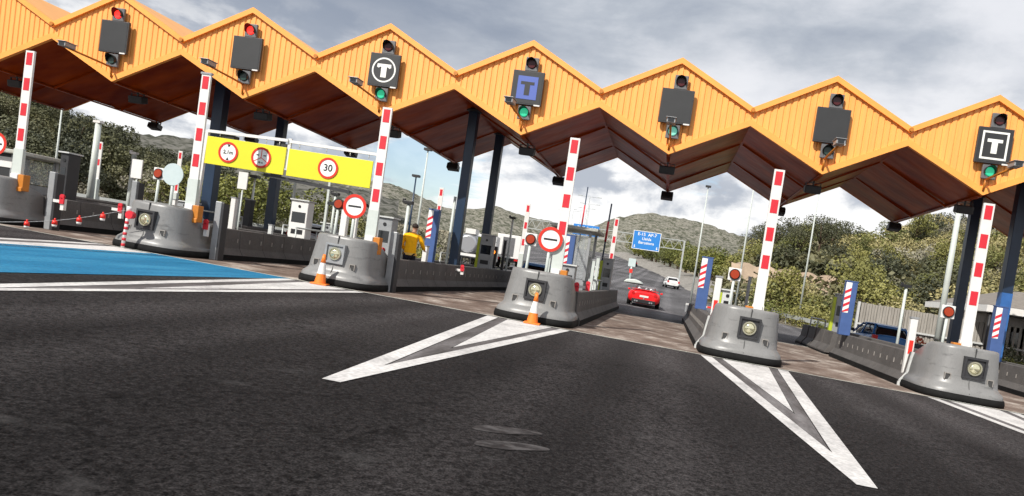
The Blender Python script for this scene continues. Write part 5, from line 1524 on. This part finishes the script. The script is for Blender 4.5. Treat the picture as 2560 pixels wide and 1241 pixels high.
px0, py0 = -7.25, -2.9
pt = thing('person', 'person in a yellow jacket and dark trousers seen from behind on the island', 'person', (px0, py0, gz(px0) + .17), (0, 0, R(8)))
H = [(0, 0, .93, (.15, .11)), (0, .02, 1.15, (.14, .1)), (.02, .05, 1.38, (.16, .1)), (.03, .07, 1.5, .055), (.04, .1, 1.58, .055), (.04, .11, 1.68, (.085, .1)), (.04, .11, 1.77, (.07, .08)),
     (-.1, 0, .85, .09), (-.11, .02, .5, .065), (-.11, 0, .1, .045), (-.11, .12, .04, .04), (.1, 0, .85, .09), (.12, .03, .5, .065), (.12, .0, .1, .045), (.12, .12, .04, .04),
     (-.19, .04, 1.42, .055), (-.27, .05, 1.15, .045), (-.22, .25, .98, .035), (.22, .05, 1.42, .055), (.32, .1, 1.16, .045), (.36, .32, 1.05, .035),
     (-.2, .33, .95, .03), (.37, .4, 1.03, .03)]
E_ = [(0, 1), (1, 2), (2, 3), (3, 4), (4, 5), (5, 6), (0, 7), (7, 8), (8, 9), (9, 10), (0, 11), (11, 12), (12, 13), (13, 14), (2, 15), (15, 16), (16, 17), (2, 18), (18, 19), (19, 20), (17, 21), (20, 22)]
body = skin_mesh('body', H, E_, 'skin', pt)
J = [(0, 0, .72, (.21, .16)), (0, .0, .95, (.2, .15)), (0, .02, 1.2, (.18, .135)), (.02, .05, 1.4, (.17, .12)), (.03, .07, 1.53, (.08, .08)),
     (-.2, .04, 1.42, .085), (-.29, .05, 1.15, .065), (-.23, .23, .99, .05), (.24, .05, 1.42, .075), (.35, .1, 1.16, .065), (.37, .28, 1.06, .05)]
skin_mesh('jacket', J, [(0, 1), (1, 2), (2, 3), (3, 4), (3, 5), (5, 6), (6, 7), (3, 8), (8, 9), (9, 10)], 'jacket', pt)
TR = [(0, 0, .9, (.165, .13)), (-.1, 0, .82, .105), (-.11, .02, .5, .08), (-.11, 0, .12, .065), (.1, 0, .82, .105), (.12, .03, .5, .08), (.12, 0, .12, .065)]
skin_mesh('trousers', TR, [(0, 1), (1, 2), (2, 3), (0, 4), (4, 5), (5, 6)], 'trousers', pt)
mb = MB()
mb.loft([[(.222 * math.cos(2 * PI * j / 24), .172 * math.sin(2 * PI * j / 24) + .0, z) for j in range(24)] for z in (.84, .91)], cap=False); obj('reflective_band', mb, 'jacket_band', pt)
mb = MB(); rings = []
for q in range(7):
    a = -.25 + (PI / 2 + .25) * q / 6
    rings.append([(.04 + .1 * math.cos(a) * math.cos(2 * PI * j / 18), .1 + .115 * math.cos(a) * math.sin(2 * PI * j / 18), 1.72 + .105 * math.sin(a)) for j in range(18)])
mb.loft(rings); obj('hair', mb, 'hair', pt)
for (hx, hy, hz) in ((-.2, .36, .94), (.37, .43, 1.02)):
    for i in range(5):
        a = (i - 2) * .25
        f = [(hx + (i - 2) * .014, hy, hz, .009), (hx + (i - 2) * .018, hy + .035, hz - .005, .008), (hx + (i - 2) * .02, hy + .06 - abs(i - 2) * .006, hz - .025, .007)]
        if i == 0: f = [(hx - .03, hy - .02, hz, .01), (hx - .05, hy + .01, hz, .009), (hx - .055, hy + .035, hz - .01, .008)]
        skin_mesh('finger', f, [(0, 1), (1, 2)], 'skin', body, sub=1)
